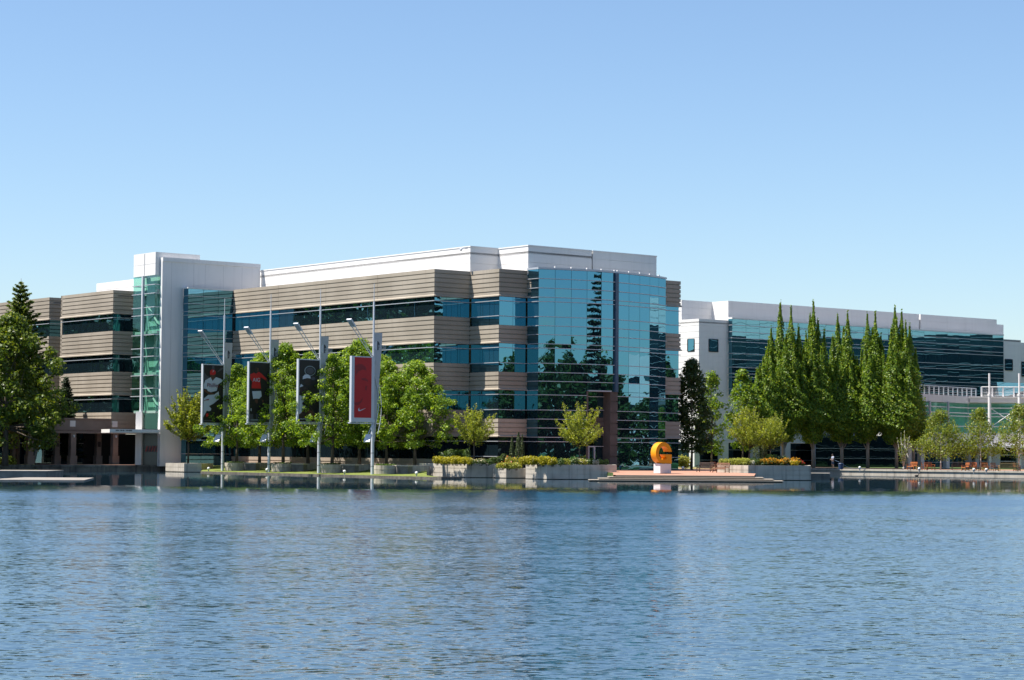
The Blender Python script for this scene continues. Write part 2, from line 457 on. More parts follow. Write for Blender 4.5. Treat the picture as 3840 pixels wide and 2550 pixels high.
# quay walls along the water
def quay(name, path, z1, label, m=M_CONC2, cap=0.12):
    o = MB().sweep(path, [(-0.35, -0.6), (0.05, -0.6), (0.05, z1 - 0.2), (cap + .05, z1 - 0.2), (cap + .05, z1 + 0.03), (-0.35, z1 + 0.03)]).build(name, m)
    return tag(o, label, "quay wall")
quay("quay_wall", [add2(Q0, (-1, -.02), 60), Q0, Q1], PZ, "dark stained concrete quay wall under the brick terrace by the low colonnade")
quay("quay_wall", [R0, R2], PZ, "pale streaked concrete quay wall below the terrace with orange benches", M_CONC, 0.1)

# lawn bank between the water edge and the tree planters
WE = add2(PL0, N1, 2.1)
le = [along(WE, D1, px, 1780) for px in np.linspace(752, 1655, 14)]
kind(MB().sweep(le + [add2(le[-1], (.6, 1), 3.0)], [(-0.3, -0.5), (0, -0.5), (0, 0.2), (-0.3, 0.2)]).build("stone_kerb", noisy("kerb_stone", (0.10, 0.09, 0.075), (0.2, 0.18, 0.15), 3, 0.9)), "structure")
b_ = MB(); rows = []
rg_ = random.Random(8)
for s, z in ((0.28, .205), (1.0, .235), (2.4, .28), (4.2, .33), (5.8, .42), (7.8, .73), (9.0, .735)):
    lim = 1648 if s < 1 else 1628 if s < 2 else 1600
    rows.append([(*along(add2(WE, N1, -s), D1, px, 1775), z + (rg_.uniform(-.02, .02) if 1 < s < 8 else 0)) for px in np.linspace(752 + s * 2, lim, 14)])
for k in range(len(rows) - 1):
    for i in range(len(le) - 1):
        b_.poly([rows[k][i], rows[k][i + 1], rows[k + 1][i + 1], rows[k + 1][i]])
kind(b_.build("lawn", M_LAWN, smooth=True), "structure")
b_ = MB(); b_.poly([(*K0, .58), (*K1, .58), (*KB1, PZ + .004), (*KB0, PZ + .004)])
b_.poly([(*K0, .58), (*KB0, PZ), (*KB0, -.5), (*K0, -.5)]); b_.poly([(*K1, .58), (*KB1, PZ), (*KB1, -.5), (*K1, -.5)])
kind(b_.build("brick_pavement", M_BRICK), "structure")
# grass patch right of the glass corner, in front of the white building
gA, gB = on(2560, 1757, PZ + .004), on(2668, 1764, PZ + .004)
kind(MB().poly([(gA.x, gA.y, PZ + .004), (gA.x + 13, gA.y + 1, PZ + .004), (gA.x + 12, gA.y + 14, PZ + .004), (gA.x, gA.y + 14, PZ + .004)]).build("lawn_strip", M_LAWN), "structure")
# mulch bed under the tall columnar trees and the left bank
mb0 = along(add2(R0, (0, 1), 1.0), RD, 3062); mb1 = along(add2(R0, (0, 1), 1.0), RD, 3385)
kind(MB().prism([mb0, mb1, (mb1[0] + 3, mb1[1] + 14), (mb0[0] + 1, mb0[1] + 20)], PZ - .2, PZ + .06).build("mulch_bed_ground", noisy("mulch", (0.035, 0.022, 0.016), (0.075, 0.05, 0.035), 5, 0.95)), "structure")
lb0 = on(-60, 1768, 0.0); lb1 = on(118, 1768, 0)
kind(MB().poly([(lb0.x, lb0.y - .6, .05), (lb1.x + 1, lb1.y - .6, .05), (lb1.x, lb1.y + 2.2, PZ + .03), (lb0.x, lb0.y + 4.5, PZ + .03)]).build("grass_bank", M_GRASS), "structure")

# ------------------------------------------------------------------ main office building
def courses(z0, z1, depth=0.45, first=0.42, step=0.475, lip=True, gd=0.09, gh=0.052):
    pr = [(-depth, z0)]
    if lip:
        pr += [(0.11, z0), (0.11, z0 + 0.10), (0.0, z0 + 0.2)]
    else:
        pr += [(0, z0)]
    gs, z = [], z1 - first
    while z > z0 + (0.42 if lip else 0.25):
        gs.append(z); z -= step
    for g in reversed(gs):
        pr += [(0, g - gh), (-gd, g - gh), (-gd, g + gh), (0, g + gh)]
    return pr + [(0, z1), (-depth, z1)]

RNG = random.Random(5)
def glazing(parent, path, zs, off=-0.14, pw=1.5, m=None, bars=True, bar_w=0.07, bar_d=0.16, skipbars=(), name="window", posts=None, barlast=False, jit=0.0025, barm=None, back=True):
    """one strip of panes following PATH between the levels ZS, with its horizontal bars as a sub-part"""
    m = m or M_GLASS
    P = [Vector(p) for p in path]; segs = len(P) - 1
    ns = []
    for i in range(segs):
        t = (P[i + 1] - P[i]).normalized(); ns.append(Vector((t.y, -t.x)))
    offp = []
    for i in range(len(P)):
        a, c = ns[max(i - 1, 0)], ns[min(i, segs - 1)]
        offp.append(P[i] + (a + c) / max(.3, 1 + a.dot(c)) * off)
    B = MB(); g = 0.018
    for i in range(segs):
        A, E = offp[i], offp[i + 1]
        Ln = (E - A).length; k = max(1, round(Ln / pw)); t = (E - A) / Ln; n = ns[i]
        for j in range(k):
            a = A + t * (Ln * j / k + g); e = A + t * (Ln * (j + 1) / k - g)
            for q in range(len(zs) - 1):
                z0, z1 = zs[q] + g, zs[q + 1] - g
                tw = [RNG.uniform(-jit, jit) for _ in range(3)]
                o = lambda u, w: n * (tw[0] + tw[1] * u + tw[2] * w)
                B.poly([(*(a + o(-1, -1)), z0), (*(e + o(1, -1)), z0), (*(e + o(1, 1)), z1), (*(a + o(-1, 1)), z1)], 0)
        if not back: continue
        bk = n * -0.06
        B.poly([(*(A + bk), zs[0]), (*(E + bk), zs[0]), (*(E + bk), zs[-1]), (*(A + bk), zs[-1])], 1)
    w = B.build(name, [m, M_DARK], parent, fix=False)
    if bars:
        F = MB(); zz = zs if barlast else zs[:-1]
        for z in zz[1:]:
            if z in skipbars: continue
            F.sweep([tuple(p) for p in offp], [(-.04, z - bar_w / 2), (bar_d, z - bar_w / 2), (bar_d, z + bar_w / 2), (-.04, z + bar_w / 2)])
        if posts:
            for (p, zz0, zz1) in posts:
                F.box((p[0], p[1], (zz0 + zz1) / 2), (.08, .08, zz1 - zz0), 0.69)
        if F.v:
            F.build("window_frame", barm or M_BAR, w)
    return w

C6 = xy(at(2020, 1010, 216.0))
C5 = along(C6, D1, 1979, 1010); C4 = along(C5, (-D2[0], -D2[1]), 1872, 1010); C3 = along(C4, D1, 1764, 1015); C1 = along(C3, (-D2[0], -D2[1]), 1629.5, 1010)
Q = along(C1, D1, 875, 1086)
HEADS = [18.53, 13.72, 8.91, 4.10]; ZT = 21.35
# the bowed glass front, facet by facet
fac = [20, 22.5, 25.5, 33, 39.5, 42, 45, 48, 51, 55, 61]
fwid = [1.75] * 5 + [0.42] + [1.75] * 5
curve = [C6]
for a, w_ in zip(fac, fwid):
    curve.append(add2(curve[-1], (math.cos(math.radians(a)), math.sin(math.radians(a))), w_))
C7 = curve[-1]
sc_ = (along(C6, ((C7[0] - C6[0]), (C7[1] - C6[1])), 2497, 1030)[0] - C6[0]) / (C7[0] - C6[0])
curve = [(C6[0] + (p[0] - C6[0]) * sc_, C6[1] + (p[1] - C6[1]) * sc_) for p in curve]; C7 = curve[-1]
C8 = add2(C7, D1, 0.35); C9 = along(C8, D2, 2553, 1050); C10 = add2(C9, D1, 46)

office = thing("office_building", "four storey tan banded office building with a bowed teal glass front and white roof storey", "office building", (C1[0], C1[1], PZ))
W = lambda path, z0, z1, nm="wall", m=M_TAN, **k: MB().sweep(path, courses(z0, z1, **k)).build(nm, m, office)
W([Q, C1, C3, C4, C5, add2(C6, D1, 1.2)], HEADS[0], ZT)
pA, pB = [Q, C1, add2(C3, D1, .02)], [add2(C3, D1, 0.0), C4, C5, add2(C6, D1, .9)]
for i in range(3):
    W(pA, HEADS[i + 1], HEADS[i] - 2.03)
    W([C3, C4, C5], HEADS[i + 1], HEADS[i] - 2.95)
W([Q, C1, C3], PZ - .1, 1.80, lip=False)
for i, H in enumerate(HEADS):
    zb = H - 2.03 if i < 3 else 1.80
    glazing(office, [Q, C1, C3], [zb, H - .45, H], skipbars=(), pw=1.62, m=M_GLASSB if i == 3 else M_GLASS)
    zb2 = H - 2.95 if i < 3 else PZ
    glazing(office, [C3, C4, C5], [zb2, H - 2.01, H - .45, H], pw=1.7, m=M_GLASSB if i == 3 else M_GLASS)
# bowed curtain wall: rows of panes all the way up
rows_cw = []
for H in reversed(HEADS):
    rows_cw += [H - 2.95, H - 2.01, H - .45, H, H + 0.95]
rows_cw = [z for z in rows_cw if z > 2.2] + [HEADS[0] + 1.92]
rows_cw = sorted(set(round(z, 3) for z in rows_cw))
ZE = 8.91                                                   # soffit over the entrance bay
split = 6                                                   # curve index where the pier stands
top_rows = [z for z in rows_cw if z >= ZE - .01] + [21.42]
cwl = curve[:split]; cwr = curve[split:]
ret = [C5, C6]
low_rows = [PZ + .05] + [z for z in rows_cw if 1.5 < z < ZE + .01]
def facets(path, zs, nm="curtain_wall"):
    return glazing(office, path, zs, off=0.0, pw=1.9, name=nm, bar_w=.065, bar_d=.13, barlast=False)
facets(cwl, top_rows); facets(cwr, top_rows); facets(ret, low_rows[:-1] + top_rows)
facets(curve[:4], low_rows); facets(cwr, low_rows)
# capping bar and the narrow pier between the two halves
MB().sweep([C5] + curve + [C8], [(-.5, 21.42), (.10, 21.42), (.10, 21.62), (-.5, 21.62)]).build("roof_edge", M_BAR, office)
pm = curve[split - 1]; pn_ = curve[split]
MB().sweep([pm, pn_], [(-.3, ZE), (.22, ZE), (.22, 21.42), (-.3, 21.42)]).build("pier", mat("blue_grey_fin", (0.05, 0.09, 0.16), .3), office)
# entrance recess under the soffit: stone piers, spandrel and a white framed door
e0, e1, e2 = curve[3], curve[5], curve[6]
inn = lambda p, s: add2(p, (-N2[0], -N2[1]), s)
stone = noisy("rose_stone", (0.105, 0.09, 0.082), (0.145, 0.125, 0.113), .8, .8)
MB().sweep([add2(e1, D2, -.5), add2(e2, D2, .1)], courses(PZ, ZE, depth=1.2, lip=False, first=1.0, step=1.15)).build("pier", stone, office)
MB().sweep([e0, add2(e0, D2, .22)], [(-1.1, PZ), (.03, PZ), (.03, ZE), (-1.1, ZE)]).build("pier", stone, office)
r0, r1 = inn(add2(e0, D2, .2), 1.0), inn(add2(e1, D2, -.5), 1.0)
MB().sweep([r0, r1], courses(4.3, 6.2, depth=.4, lip=False)).build("wall", stone, office)
glazing(office, [r0, r1], [6.2, 7.0, 8.4, ZE], off=-.1, pw=1.4)
MB().sweep([r0, r1], [(-1.2, ZE), (1.3, ZE), (1.3, ZE + .12), (-1.2, ZE + .12)]).build("soffit", M_BAR, office)
rl = math.hypot(r1[0] - r0[0], r1[1] - r0[1]); rt = ((r1[0] - r0[0]) / rl, (r1[1] - r0[1]) / rl)
da, db = add2(r0, rt, .25), add2(r0, rt, 1.75)
dr = MB().poly([(*add2(da, N2, -.15), PZ), (*add2(db, N2, -.15), PZ), (*add2(db, N2, -.15), 3.2), (*add2(da, N2, -.15), 3.2)]).build("door", M_GLASSD, office)
F = MB()
for p in (da, add2(da, rt, .72), db):
    F.sweep([add2(p, rt, -.06), add2(p, rt, .06)], [(-.2, PZ), (.02, PZ), (.02, 3.25), (-.2, 3.25)])
F.sweep([add2(da, rt, .07), add2(db, rt, -.07)], [(-.19, 3.12), (.01, 3.12), (.01, 3.24), (-.19, 3.24)])
F.build("door_frame", M_STEEL, dr)
glazing(office, [db, r1], [PZ, 3.2, 4.3], off=-.15, pw=1.0, m=M_GLASSD)
MB().sweep([C6, add2(C7, N2, -.05)], [(-9, PZ - .1), (-2.2, PZ - .1), (-2.2, 8.7), (-9, 8.7)]).build("wall", M_INT, office)
# right hand end: banded brick bay
pe = [C8, C9, C10]
W(pe, HEADS[0], ZT, lip=True)
for i in range(3):
    W(pe, HEADS[i + 1], HEADS[i] - 2.95)
for i, H in enumerate(HEADS):
    glazing(office, pe, [H - 2.95 if i < 3 else PZ, H - 2.01, H - .45, H], pw=1.7)
# upright panel joints in the long facade and the white slab
M_JT = mat("joint_tan", (.16, .13, .10), .9)
for px in (1044, 1222, 1415):
    q = along(Q, D1, px, 1100)
    for z0, z1 in ((HEADS[0] + .2, ZT), (HEADS[1] + .2, HEADS[0] - 2.03), (HEADS[2] + .2, HEADS[1] - 2.03)):
        MB().sweep([add2(q, D1, .02), add2(q, D1, -.02)], [(-.01, z0), (.004, z0), (.004, z1), (-.01, z1)]).build("panel_joint", M_JT, office)
MB().box((Q[0] - .12 * (N1[0] + N2[0]), Q[1] - .12 * (N1[1] + N2[1]), 11), (.36, .36, 20.4), .69).build('corner_post', M_DARK, office)
for k in range(1, len(curve) - 1):
    MB().box((curve[k][0], curve[k][1], 21.68), (.16, .16, .14), .69).build('roof_anchor', M_WHITE, office)
# flat roof
roofpoly = [Q, C1, C3, C4, C5] + curve + [C9, C10, add2(Q, N1, -32), add2(Q, D1, 30), add2(Q, D1, 1)]
MB().prism([add2(p, (0.0, 1.0), .6) for p in roofpoly], 20.6, 20.9).build("roof", M_ROOF, office)
# white roof storey
PA = along(add2(C1, N1, -4.7), D1, 1764, 930); PAf = add2(PA, D1, 62)
PB = along(PA, D2, 1869, 928); PC = along(PB, (-D1[0], -D1[1]), 1981, 920); PD = along(PC, D2, 2219, 930)
PE = along(PC, D2, 2462, 950); PG = along(PC, D2, 2224, 930)
pz0, pz1 = 20.9, 24.05
pent = lambda path: MB().sweep(path, courses(pz0, pz1, depth=.3, lip=False, first=.9, step=.9, gh=.02, gd=.04)[:-2] + [(0, pz1 - .12), (.05, pz1 - .12), (.05, pz1), (-.3, pz1)]).build("roof_storey", M_WHITE, office)
pent([PAf, PA, PB, PC, PD, add2(PD, D1, 9)])
pent([add2(PG, D1, 9), PG, PE, add2(PE, D1, 14)])
MB().prism([PA, PB, PC, PD, add2(PD, D1, 12), add2(PAf, N1, -12), PAf], 23.2, 23.4).build("roof", M_ROOF, office)
# cctv cluster on the roof storey corner
cc = at(1738, 927, PA[1] - .5)
k_ = MB(); k_.tube([(PA[0] - .5, PA[1], 23.7), cc], .04); k_.ball((cc.x - .25, cc.y, cc.z - .25), .16); k_.box((cc.x + .35, cc.y, cc.z - .1), (.14, .4, .14)); k_.tube([(cc.x - .25, cc.y, cc.z - .1), (cc.x + .45, cc.y, cc.z + .05)], .035)
k_.build("camera_bracket", M_STEEL, office)

# white slab wall, the glass bay in it and the stair tower
SLn = 1.1
S_ = lambda px, py=1000: along(add2(Q, N2, -SLn), D2, px, py)
S0, S1, Sm, SQ = S_(609.5), S_(976, 990), S_(688, 1080), S_(690, 1080)
slab = MB()
slab.sweep([S0, Sm], [(-.5, PZ - .1), (0, PZ - .1), (0, 21.25), (-.5, 21.25)])
slab.build("wall", M_WSTUC, office)
MB().sweep([S0, S1], [(-.5, 21.25), (.003, 21.25), (.003, 24.25), (.10, 24.27), (.10, 24.72), (-.55, 24.72), (-.5, 24.3)]).build("wall", M_WSTUC, office)
M_JP = mat("joint_pale", (.52, .52, .53), .8)
for px in (644, 727, 770, 838, 908):
    q = S_(px, 1000); zb_ = 21.4 if px > 690 else 1
    MB().sweep([add2(q, D2, -.015), add2(q, D2, .015)], [(-.01, zb_), (.006, zb_), (.006, 24.2), (-.01, 24.2)]).build("panel_joint", M_JP, office)
GA = add2(Sm, N2, SLn); 
bay_rows = [PZ]
for H in reversed(HEADS):
    bay_rows += [H - 2.95, H - 2.03, H - .43, H, H + .93]
bay_rows = sorted(z for z in bay_rows if z > 1.4 or z == PZ) + [20.35, 21.2]
glazing(office, [Sm, GA, Q], bay_rows, off=0, pw=2.05, name="curtain_wall", bar_w=.055, bar_d=.1)
MB().sweep([Sm, GA, Q], [(-.5, 21.2), (.06, 21.2), (.06, 21.36), (-.5, 21.36)]).build("roof_edge", M_WSTUC, office)
MB().sweep([add2(S0, D1, .3), add2(Sm, D1, .3)], [(0, PZ), (.31, PZ), (.31, 5.4), (0, 5.4)]).build("doorway_wall", M_WSTUC, office)
TP = add2(S0, N2, -.62)
T = along(TP, (-D2[0], -D2[1]), 583, 1000); TL = along(T, D1, 501.5, 1000); TR = along(T, D2, 750, 950)
MB().sweep([add2(TL, D2, 4), TL, T, TR], [(-.3, 22.7), (0, 22.7), (0, 24.0), (-.03, 24.0), (-.03, 24.04), (0, 24.04), (0, 25.36), (-.3, 25.36)]).build("stair_tower_cap", M_WHITE, office)
mid = ((T[0] + TL[0]) / 2, (T[1] + TL[1]) / 2)
MB().sweep([add2(mid, D1, .12), add2(mid, D1, -.12)], [(.0, 22.7), (.012, 22.7), (.012, 25.30), (0, 25.30)]).build("panel_joint", mat("joint_grey", (.45, .45, .46), .7), office)
trows = [6.94]
for H in reversed(HEADS[:3]):
    trows += [H + .0, H + .45 + .0, H + 1.95, H + 2.3]
trows = [6.94, 8.91, 9.4, 11.3, 13.25, 13.72, 14.2, 16.1, 18.05, 18.53, 19.0, 20.95, 21.4, 22.55]
tw = glazing(office, [add2(TL, D2, 3.2), TL, T, add2(T, D2, 3)], [6.94] + [8.7, 9.6, 11.1, 13.3, 14.25, 15.8, 18.1, 19.0, 20.6, 21.6, 22.7], off=0, pw=2.5, name="stair_tower_glass", m=M_TOWER, bar_w=.09, bar_d=.12, jit=.001, back=False)
MB().sweep([add2(mid, D1, .14), add2(mid, D1, -.14)], [(0, 6.9), (.28, 6.9), (.28, 22.7), (0, 22.7)]).build("mullion", M_STEEL, office)
inn_ = MB()
for z in (6.9, 11.3, 16.1, 20.9):
    inn_.prism([add2(TL, D2, .3), add2(T, D2, .3), add2(T, D2, 1.6), add2(TL, D2, 1.6)], z - .15, z + .15)
for k in range(3):
    z = 6.9 + k * 4.7
    a, c = (add2(TL, D2, 1.0), add2(T, D2, 1.0)) if k % 2 else (add2(T, D2, 1.0), add2(TL, D2, 1.0))
    inn_.tube([(*a, z), (*c, z + 4.5)], .14, 4)
inn_.build("stair_flight", noisy("stair_white", (.42, .48, .45), (.5, .55, .52), 1), office)
MB().sweep([add2(TL, D2, 1.7), add2(T, D2, 1.7)], [(-.2, 6.9), (0, 6.9), (0, 22.7), (-.2, 22.7)]).build("wall", mat("stair_wall", (.33, .52, .45), .8), office)
# the left wings
L1 = xy(at(425, 1086, 248.0)); L0 = along(L1, D1, 229, 1112); L2 = add2(L1, D2, 9)
M1 = xy(at(185.5, 1114, 261.0)); M0 = add2(M1, D1, 30); M2 = add2(M1, D2, 6)
for path in ([L0, L1, L2], [M0, M1, M2]):
    W(path, HEADS[0], ZT)
    for i in range(2):
        W(path, HEADS[i + 1], HEADS[i] - 2.03)
    W(path, 4.36, HEADS[2] - 2.03, lip=False)
    for i, H in enumerate(HEADS[:3]):
        glazing(office, path, [H - 2.03, H - .45, H], pw=1.6, m=M_GLASSD if i else M_GLASS)
    a = path[0]
    MB().prism([add2(p, N1, -.6) for p in path] + [add2(path[0], N1, -12)], 20.6, 20.8).build("roof", M_ROOF, office)
MB().sweep([add2(L0, D2, 9), L0], courses(4.36, ZT, depth=.4, lip=False)).build("wall", M_TAN, office)
LP0 = along(add2(L1, N1, -4), D1, 500, 1050); LP1 = along(LP0, D1, 362, 1060)
MB().sweep([add2(LP1, N1, -8), LP1, add2(LP0, D1, -6)], courses(20.8, 23.0, depth=.3, lip=False, first=.9, step=.9, gh=.02)).build("roof_storey", M_WHITE, office)
# white pillar, doorway and thin entrance canopy under the stair tower
pp = xy(at(530, 1700, T[1] + 1.2)); pq = along(pp, (-1, 0), 507)
MB().sweep([pq, pp], [(-1.0, PZ), (0, PZ), (0, 6.9), (-1.0, 6.9)]).build("pillar", M_WSTUC, office)
dq0, dq1 = add2(pp, (0, 1), 1.0), along(add2(pp, (0, 1), 1.0), (1, 0), 640)
dd = MB().sweep([dq0, dq1], [(-.1, PZ), (0, PZ), (0, 4.4), (-.1, 4.4)]).build("door", mat("grey_door_glass", (.10, .115, .10), .25), office)
MB().sweep([dq0, dq1], [(-.1, 4.9), (0, 4.9), (0, 6.9), (-.1, 6.9)]).build("window", M_TOWER, office)
MB().sweep([add2(dq0, (0, 1), 2), add2(dq1, (0, 1), 2)], [(-.1, PZ), (0, PZ), (0, 6.9), (-.1, 6.9)]).build("wall", mat("lobby_wall", (.2, .25, .22), .8), office)
ps = MB(); pc = at(571, 1683, dq0[1] - .02)
rg = random.Random(3)
for k in range(9):
    u = -0.65 + k * .16
    ps.poly([(pc.x + u + dx * .3 + rg.uniform(-.05, .05), pc.y - .02 - .002 * k, pc.z + dz * .36) for dx, dz in ((-.5, -1), (-.1, -.9), (.3, .2), (.5, .9), (.1, 1), (-.2, .1))], k % 2)
ps.build("wall_poster", [mat("poster_red", (.45, .06, .05), .6), mat("poster_dark", (.10, .03, .04), .6)], dd)
ca, cb_ = at(411, 1615, dq0[1] - 5.6), at(599, 1615, dq0[1] - 3.2)
cz0, cz1 = 4.42, 4.82
cano = MB().sweep([(ca.x, ca.y), (cb_.x, cb_.y)], [(-4.0, cz0), (0, cz0), (0, cz0 + .1), (.06, cz0 + .1), (.06, cz1), (-4.0, cz1)]).build("entrance_canopy", M_WHITE, office)
le_ = MB(); cv = Vector((cb_.x - ca.x, cb_.y - ca.y)).normalized()
x_ = .72
for k in range(17):
    w_ = rg.uniform(.05, .10)
    if k in (4, 9):
        x_ += .09
    p = Vector((ca.x, ca.y)) + cv * x_
    n_ = Vector((cv.y, -cv.x)) * .065
    zc = cz0 + .26
    le_.box((p.x + n_.x, p.y + n_.y, zc), (w_, .012, rg.choice((.13, .16, .15))), math.atan2(cv.y, cv.x))
    x_ += w_ + .025
le_.build("lettering", mat("sign_ink", (.09, .085, .08), .6), cano)

# ------------------------------------------------------------------ low colonnade on the left
cdir = D2
A1 = L1
A0 = add2(A1, D2, -22)
colon = thing("colonnade", "low tan colonnade with square pillars and white fascia squares beside the left tree", "colonnade", (A1[0] - 8, A1[1] - 6, PZ))
M_TANS = noisy("tan_stone", (0.25, 0.205, 0.175), (0.31, 0.255, 0.22), .6, .85)
MB().sweep([A0, add2(A1, D2, -.02)], [(-1.0, 4.36), (0, 4.36), (0, 5.0), (-.04, 5.0), (-.04, 5.05), (0, 5.05), (0, 5.95), (.14, 5.98), (.14, 6.12), (-1.0, 6.12)]).build("fascia", M_TANS, colon)
MB().prism([A0, A1, add2(A1, N2, -7), add2(A0, N2, -7)], 4.6, 4.75).build("roof", noisy("soffit_tan", (.2, .16, .13), (.25, .2, .17), 1), colon)
def pillar(p, w, ztop, nm="pillar", m=M_TANS):
    b = MB(); a = math.atan2(cdir[1], cdir[0])
    b.box((p[0], p[1], (PZ + 1.75) / 2), (w + .22, w + .22, 1.75 - PZ), a)
    z = 1.79
    for zz in (2.85, 3.93, ztop):
        b.box((p[0], p[1], (z + zz) / 2), (w, w, zz - z), a); z = zz + .04
        if zz < ztop: b.box((p[0], p[1], zz + .02), (w - .08, w - .08, .06), a)
    b.box((p[0], p[1], 1.77), (w - .08, w - .08, .06), a)
    return b.build(nm, m, colon)
inA = add2(A1, N2, -.42)
for px in (-48, 111, 270.5, 428.5):
    p = along(inA, D2, px, 1690); pillar(p, .66, 4.36)
    lp = add2(add2(p, N2, .36), D2, 0)
    MB().box((lp[0], lp[1], 4.02), (.2, .14, .3), .69).ball((lp[0] + .05, lp[1] - .08, 3.98), .1).build("wall_lamp", M_GLOBE, colon)
    sq = add2(along(A1, D2, px + 2, 1590), N2, .02)
    MB().box((sq[0], sq[1], 5.48), (.68, .05, .7), math.atan2(D2[1], D2[0])).build("fascia_panel", M_WHITE, colon)
for px in (52, 211, 367):
    p = along(add2(A1, N2, -3.6), D2, px, 1690); pillar(p, .6, 4.5)
    q = add2(p, N2, .33)
    MB().box((q[0], q[1], 3.1), (.36, .05, .62), .69).build("wall_plaque", M_BLACK, colon)
glazing(colon, [add2(A0, N2, -7), add2(A1, N2, -7), add2(A1, D2, 7)][:2], [PZ, 3.2, 4.6], off=0, pw=1.6, m=M_GLASSD, name="window")
MB().sweep([add2(A1, N2, -7), add2(add2(A1, N2, -7), D2, 9)], [(-.2, PZ), (0, PZ), (0, 4.36), (-.2, 4.36)]).build("wall", M_INT, colon)

# ------------------------------------------------------------------ white office building on the right
B1 = xy(at(2731, 1210, 285.0))
wb = thing("office_building", "white panelled office building with dark ribbon glass behind the row of columnar trees", "office building", (B1[0], B1[1], PZ))
def WB(path, z0, z1, first=.9, step=.81, **k):
    return MB().sweep(path, courses(z0, z1, depth=.4, lip=False, first=first, step=step, gh=.022, gd=.04, **k)).build("wall", M_WHITE, wb)
B0 = along(B1, (-D2[0], -D2[1]), 2621, 1200); Bm = add2(B0, D1, 34); B2 = along(B1, D2, 3748.5, 1260)
H2 = [18.16, 13.35, 8.54, 3.73]
ZB = 10.45
WB([Bm, B0, B1, add2(B1, D1, 1)], ZB, 20.55)
WB([Bm, B0, B1, B2], 4.0, ZB, first=.5)
wr = []
for H in H2[:2]:
    wr += [H - 2.9, H - 2.1, H - .5, H, H + .85]
wr = sorted(z for z in wr if z > ZB + .2)
G0 = add2(B1, N2, .75)
glazing(wb, [B1, G0, add2(B2, N2, .75)], [ZB] + wr + [18.16 + 1.75, 20.75], off=0, pw=2.6, name="curtain_wall", bar_w=.075, bar_d=.12, m=glassmat("wavy_mirror_glass", (0.10, 0.255, 0.31), 0.0045, 0.45))
MB().sweep([B1, G0, add2(B2, N2, .75)], [(-.6, 20.75), (.08, 20.75), (.08, 20.95), (-.6, 20.95)]).build("roof_edge", M_WHITE, wb)
Bq = along(add2(B2, N2, .0), D2, 3828, 1280); Br = add2(Bq, D1, 6)
WB([add2(B2, D1, .2), B2, Bq, add2(Bq, D1, 8)], 4.0, 20.3)
Bs0 = add2(Bq, D1, .9); Bs = add2(Bs0, D2, 34)
WB([Bs0, Bs, add2(Bs, D1, 40)], 4.0, 20.0)
def punched(path_d, P, px0, px1, py, z0, z1, n):
    a, c = along(P, path_d, px0, py), along(P, path_d, px1, py)
    w = MB().poly([(*add2(a, n, .025), z0), (*add2(c, n, .025), z0), (*add2(c, n, .025), z1), (*add2(a, n, .025), z1)]).build("window", M_GLASS, wb)
    F = MB(); L_ = Vector((c[0] - a[0], c[1] - a[1])).normalized()
    F.sweep([add2(a, n, .02), add2(c, n, .02)], [(-.02, z0 - .09), (.09, z0 - .09), (.09, z0 - .01), (-.02, z0 - .01)])
    F.sweep([add2(a, n, .02), add2(c, n, .02)], [(-.02, z1 + .01), (.05, z1 + .01), (.05, z1 + .07), (-.02, z1 + .07)])
    for q in (a, c):
        F.box((*add2(q, n, .03), (z0 + z1) / 2), (.09, .09, z1 - z0), .69)
    F.build("window_frame", M_DARK, w)
for k in range(2):
    dz = -4.81 * k * 1.0
    punched(D2, B0, 2658, 2692, 1290, 16.25 + dz, 17.85 + dz, N2)
    punched(D1, B0, 2604, 2579, 1290, 16.25 + dz, 17.85 + dz, N1)
    punched(D2, B2, 3768, 3796, 1350, 15.6 + dz, 17.2 + dz, N2)
punched(D2, Bs0, 3830, 3850, 1350, 14.8, 17.0, N2)
MB().prism([Bm, B0, B1, B2, Bq, add2(Bq, D1, 30), add2(Bm, D1, 20)], 20.0, 20.2).build("roof", M_ROOF, wb)
# roof storey
U1 = add2(add2(B1, N2, -2.2), D1, .0); U1 = along(U1, D2, 2731, 1140); U0 = along(U1, D1, 2670, 1140); Ul = along(U0, (-D2[0], -D2[1]), 2556, 1140)
U2 = along(U1, D2, 3446, 1180); U3 = along(U1, D2, 3452, 1180); U4 = along(U1, D2, 3737.5, 1195)
pent2 = lambda path: MB().sweep(path, courses(20.2, 23.45, depth=.3, lip=False, first=1.0, step=1.0, gh=.02, gd=.035)).build("roof_storey", M_WHITE, wb)
pent2([add2(Ul, D1, 10), Ul, U0, U1, U2, add2(U2, D1, 8)]); pent2([add2(U3, D1, 8), U3, U4, add2(U4, D1, 10)])
U5 = add2(U4, D1, 3); U6 = along(U5, D2, 3763, 1210)
MB().sweep([U5, U6, add2(U6, D1, 8)], courses(20.2, 23.0, depth=.3, lip=False, first=1.0, step=1.0, gh=.02)).build("roof_storey", M_WHITE, wb)
# ground storey: columns and dark glass
for px in (2604, 2712, 2828, 2945, 3062):
    p = along(add2(B1, N2, .4), D2, px, 1740)
    MB().box((*p, (PZ + 4.0) / 2), (1.0, 1.0, 4.0 - PZ), .69).build("column", M_WSTUC, wb)
glazing(wb, [add2(Bm, N2, -1.6), add2(B0, N2, -1.6), add2(B2, N2, -1.6)], [PZ, 1.6, 3.0, 4.0], off=0, pw=2.2, m=M_GLASSB)
WBp = MB().sweep([add2(Bm, N2, -1.7), add2(B2, N2, -1.7)], [(-.4, PZ), (-.2, PZ), (-.2, 4.0), (-.4, 4.0)]).build("wall", M_INT, wb)
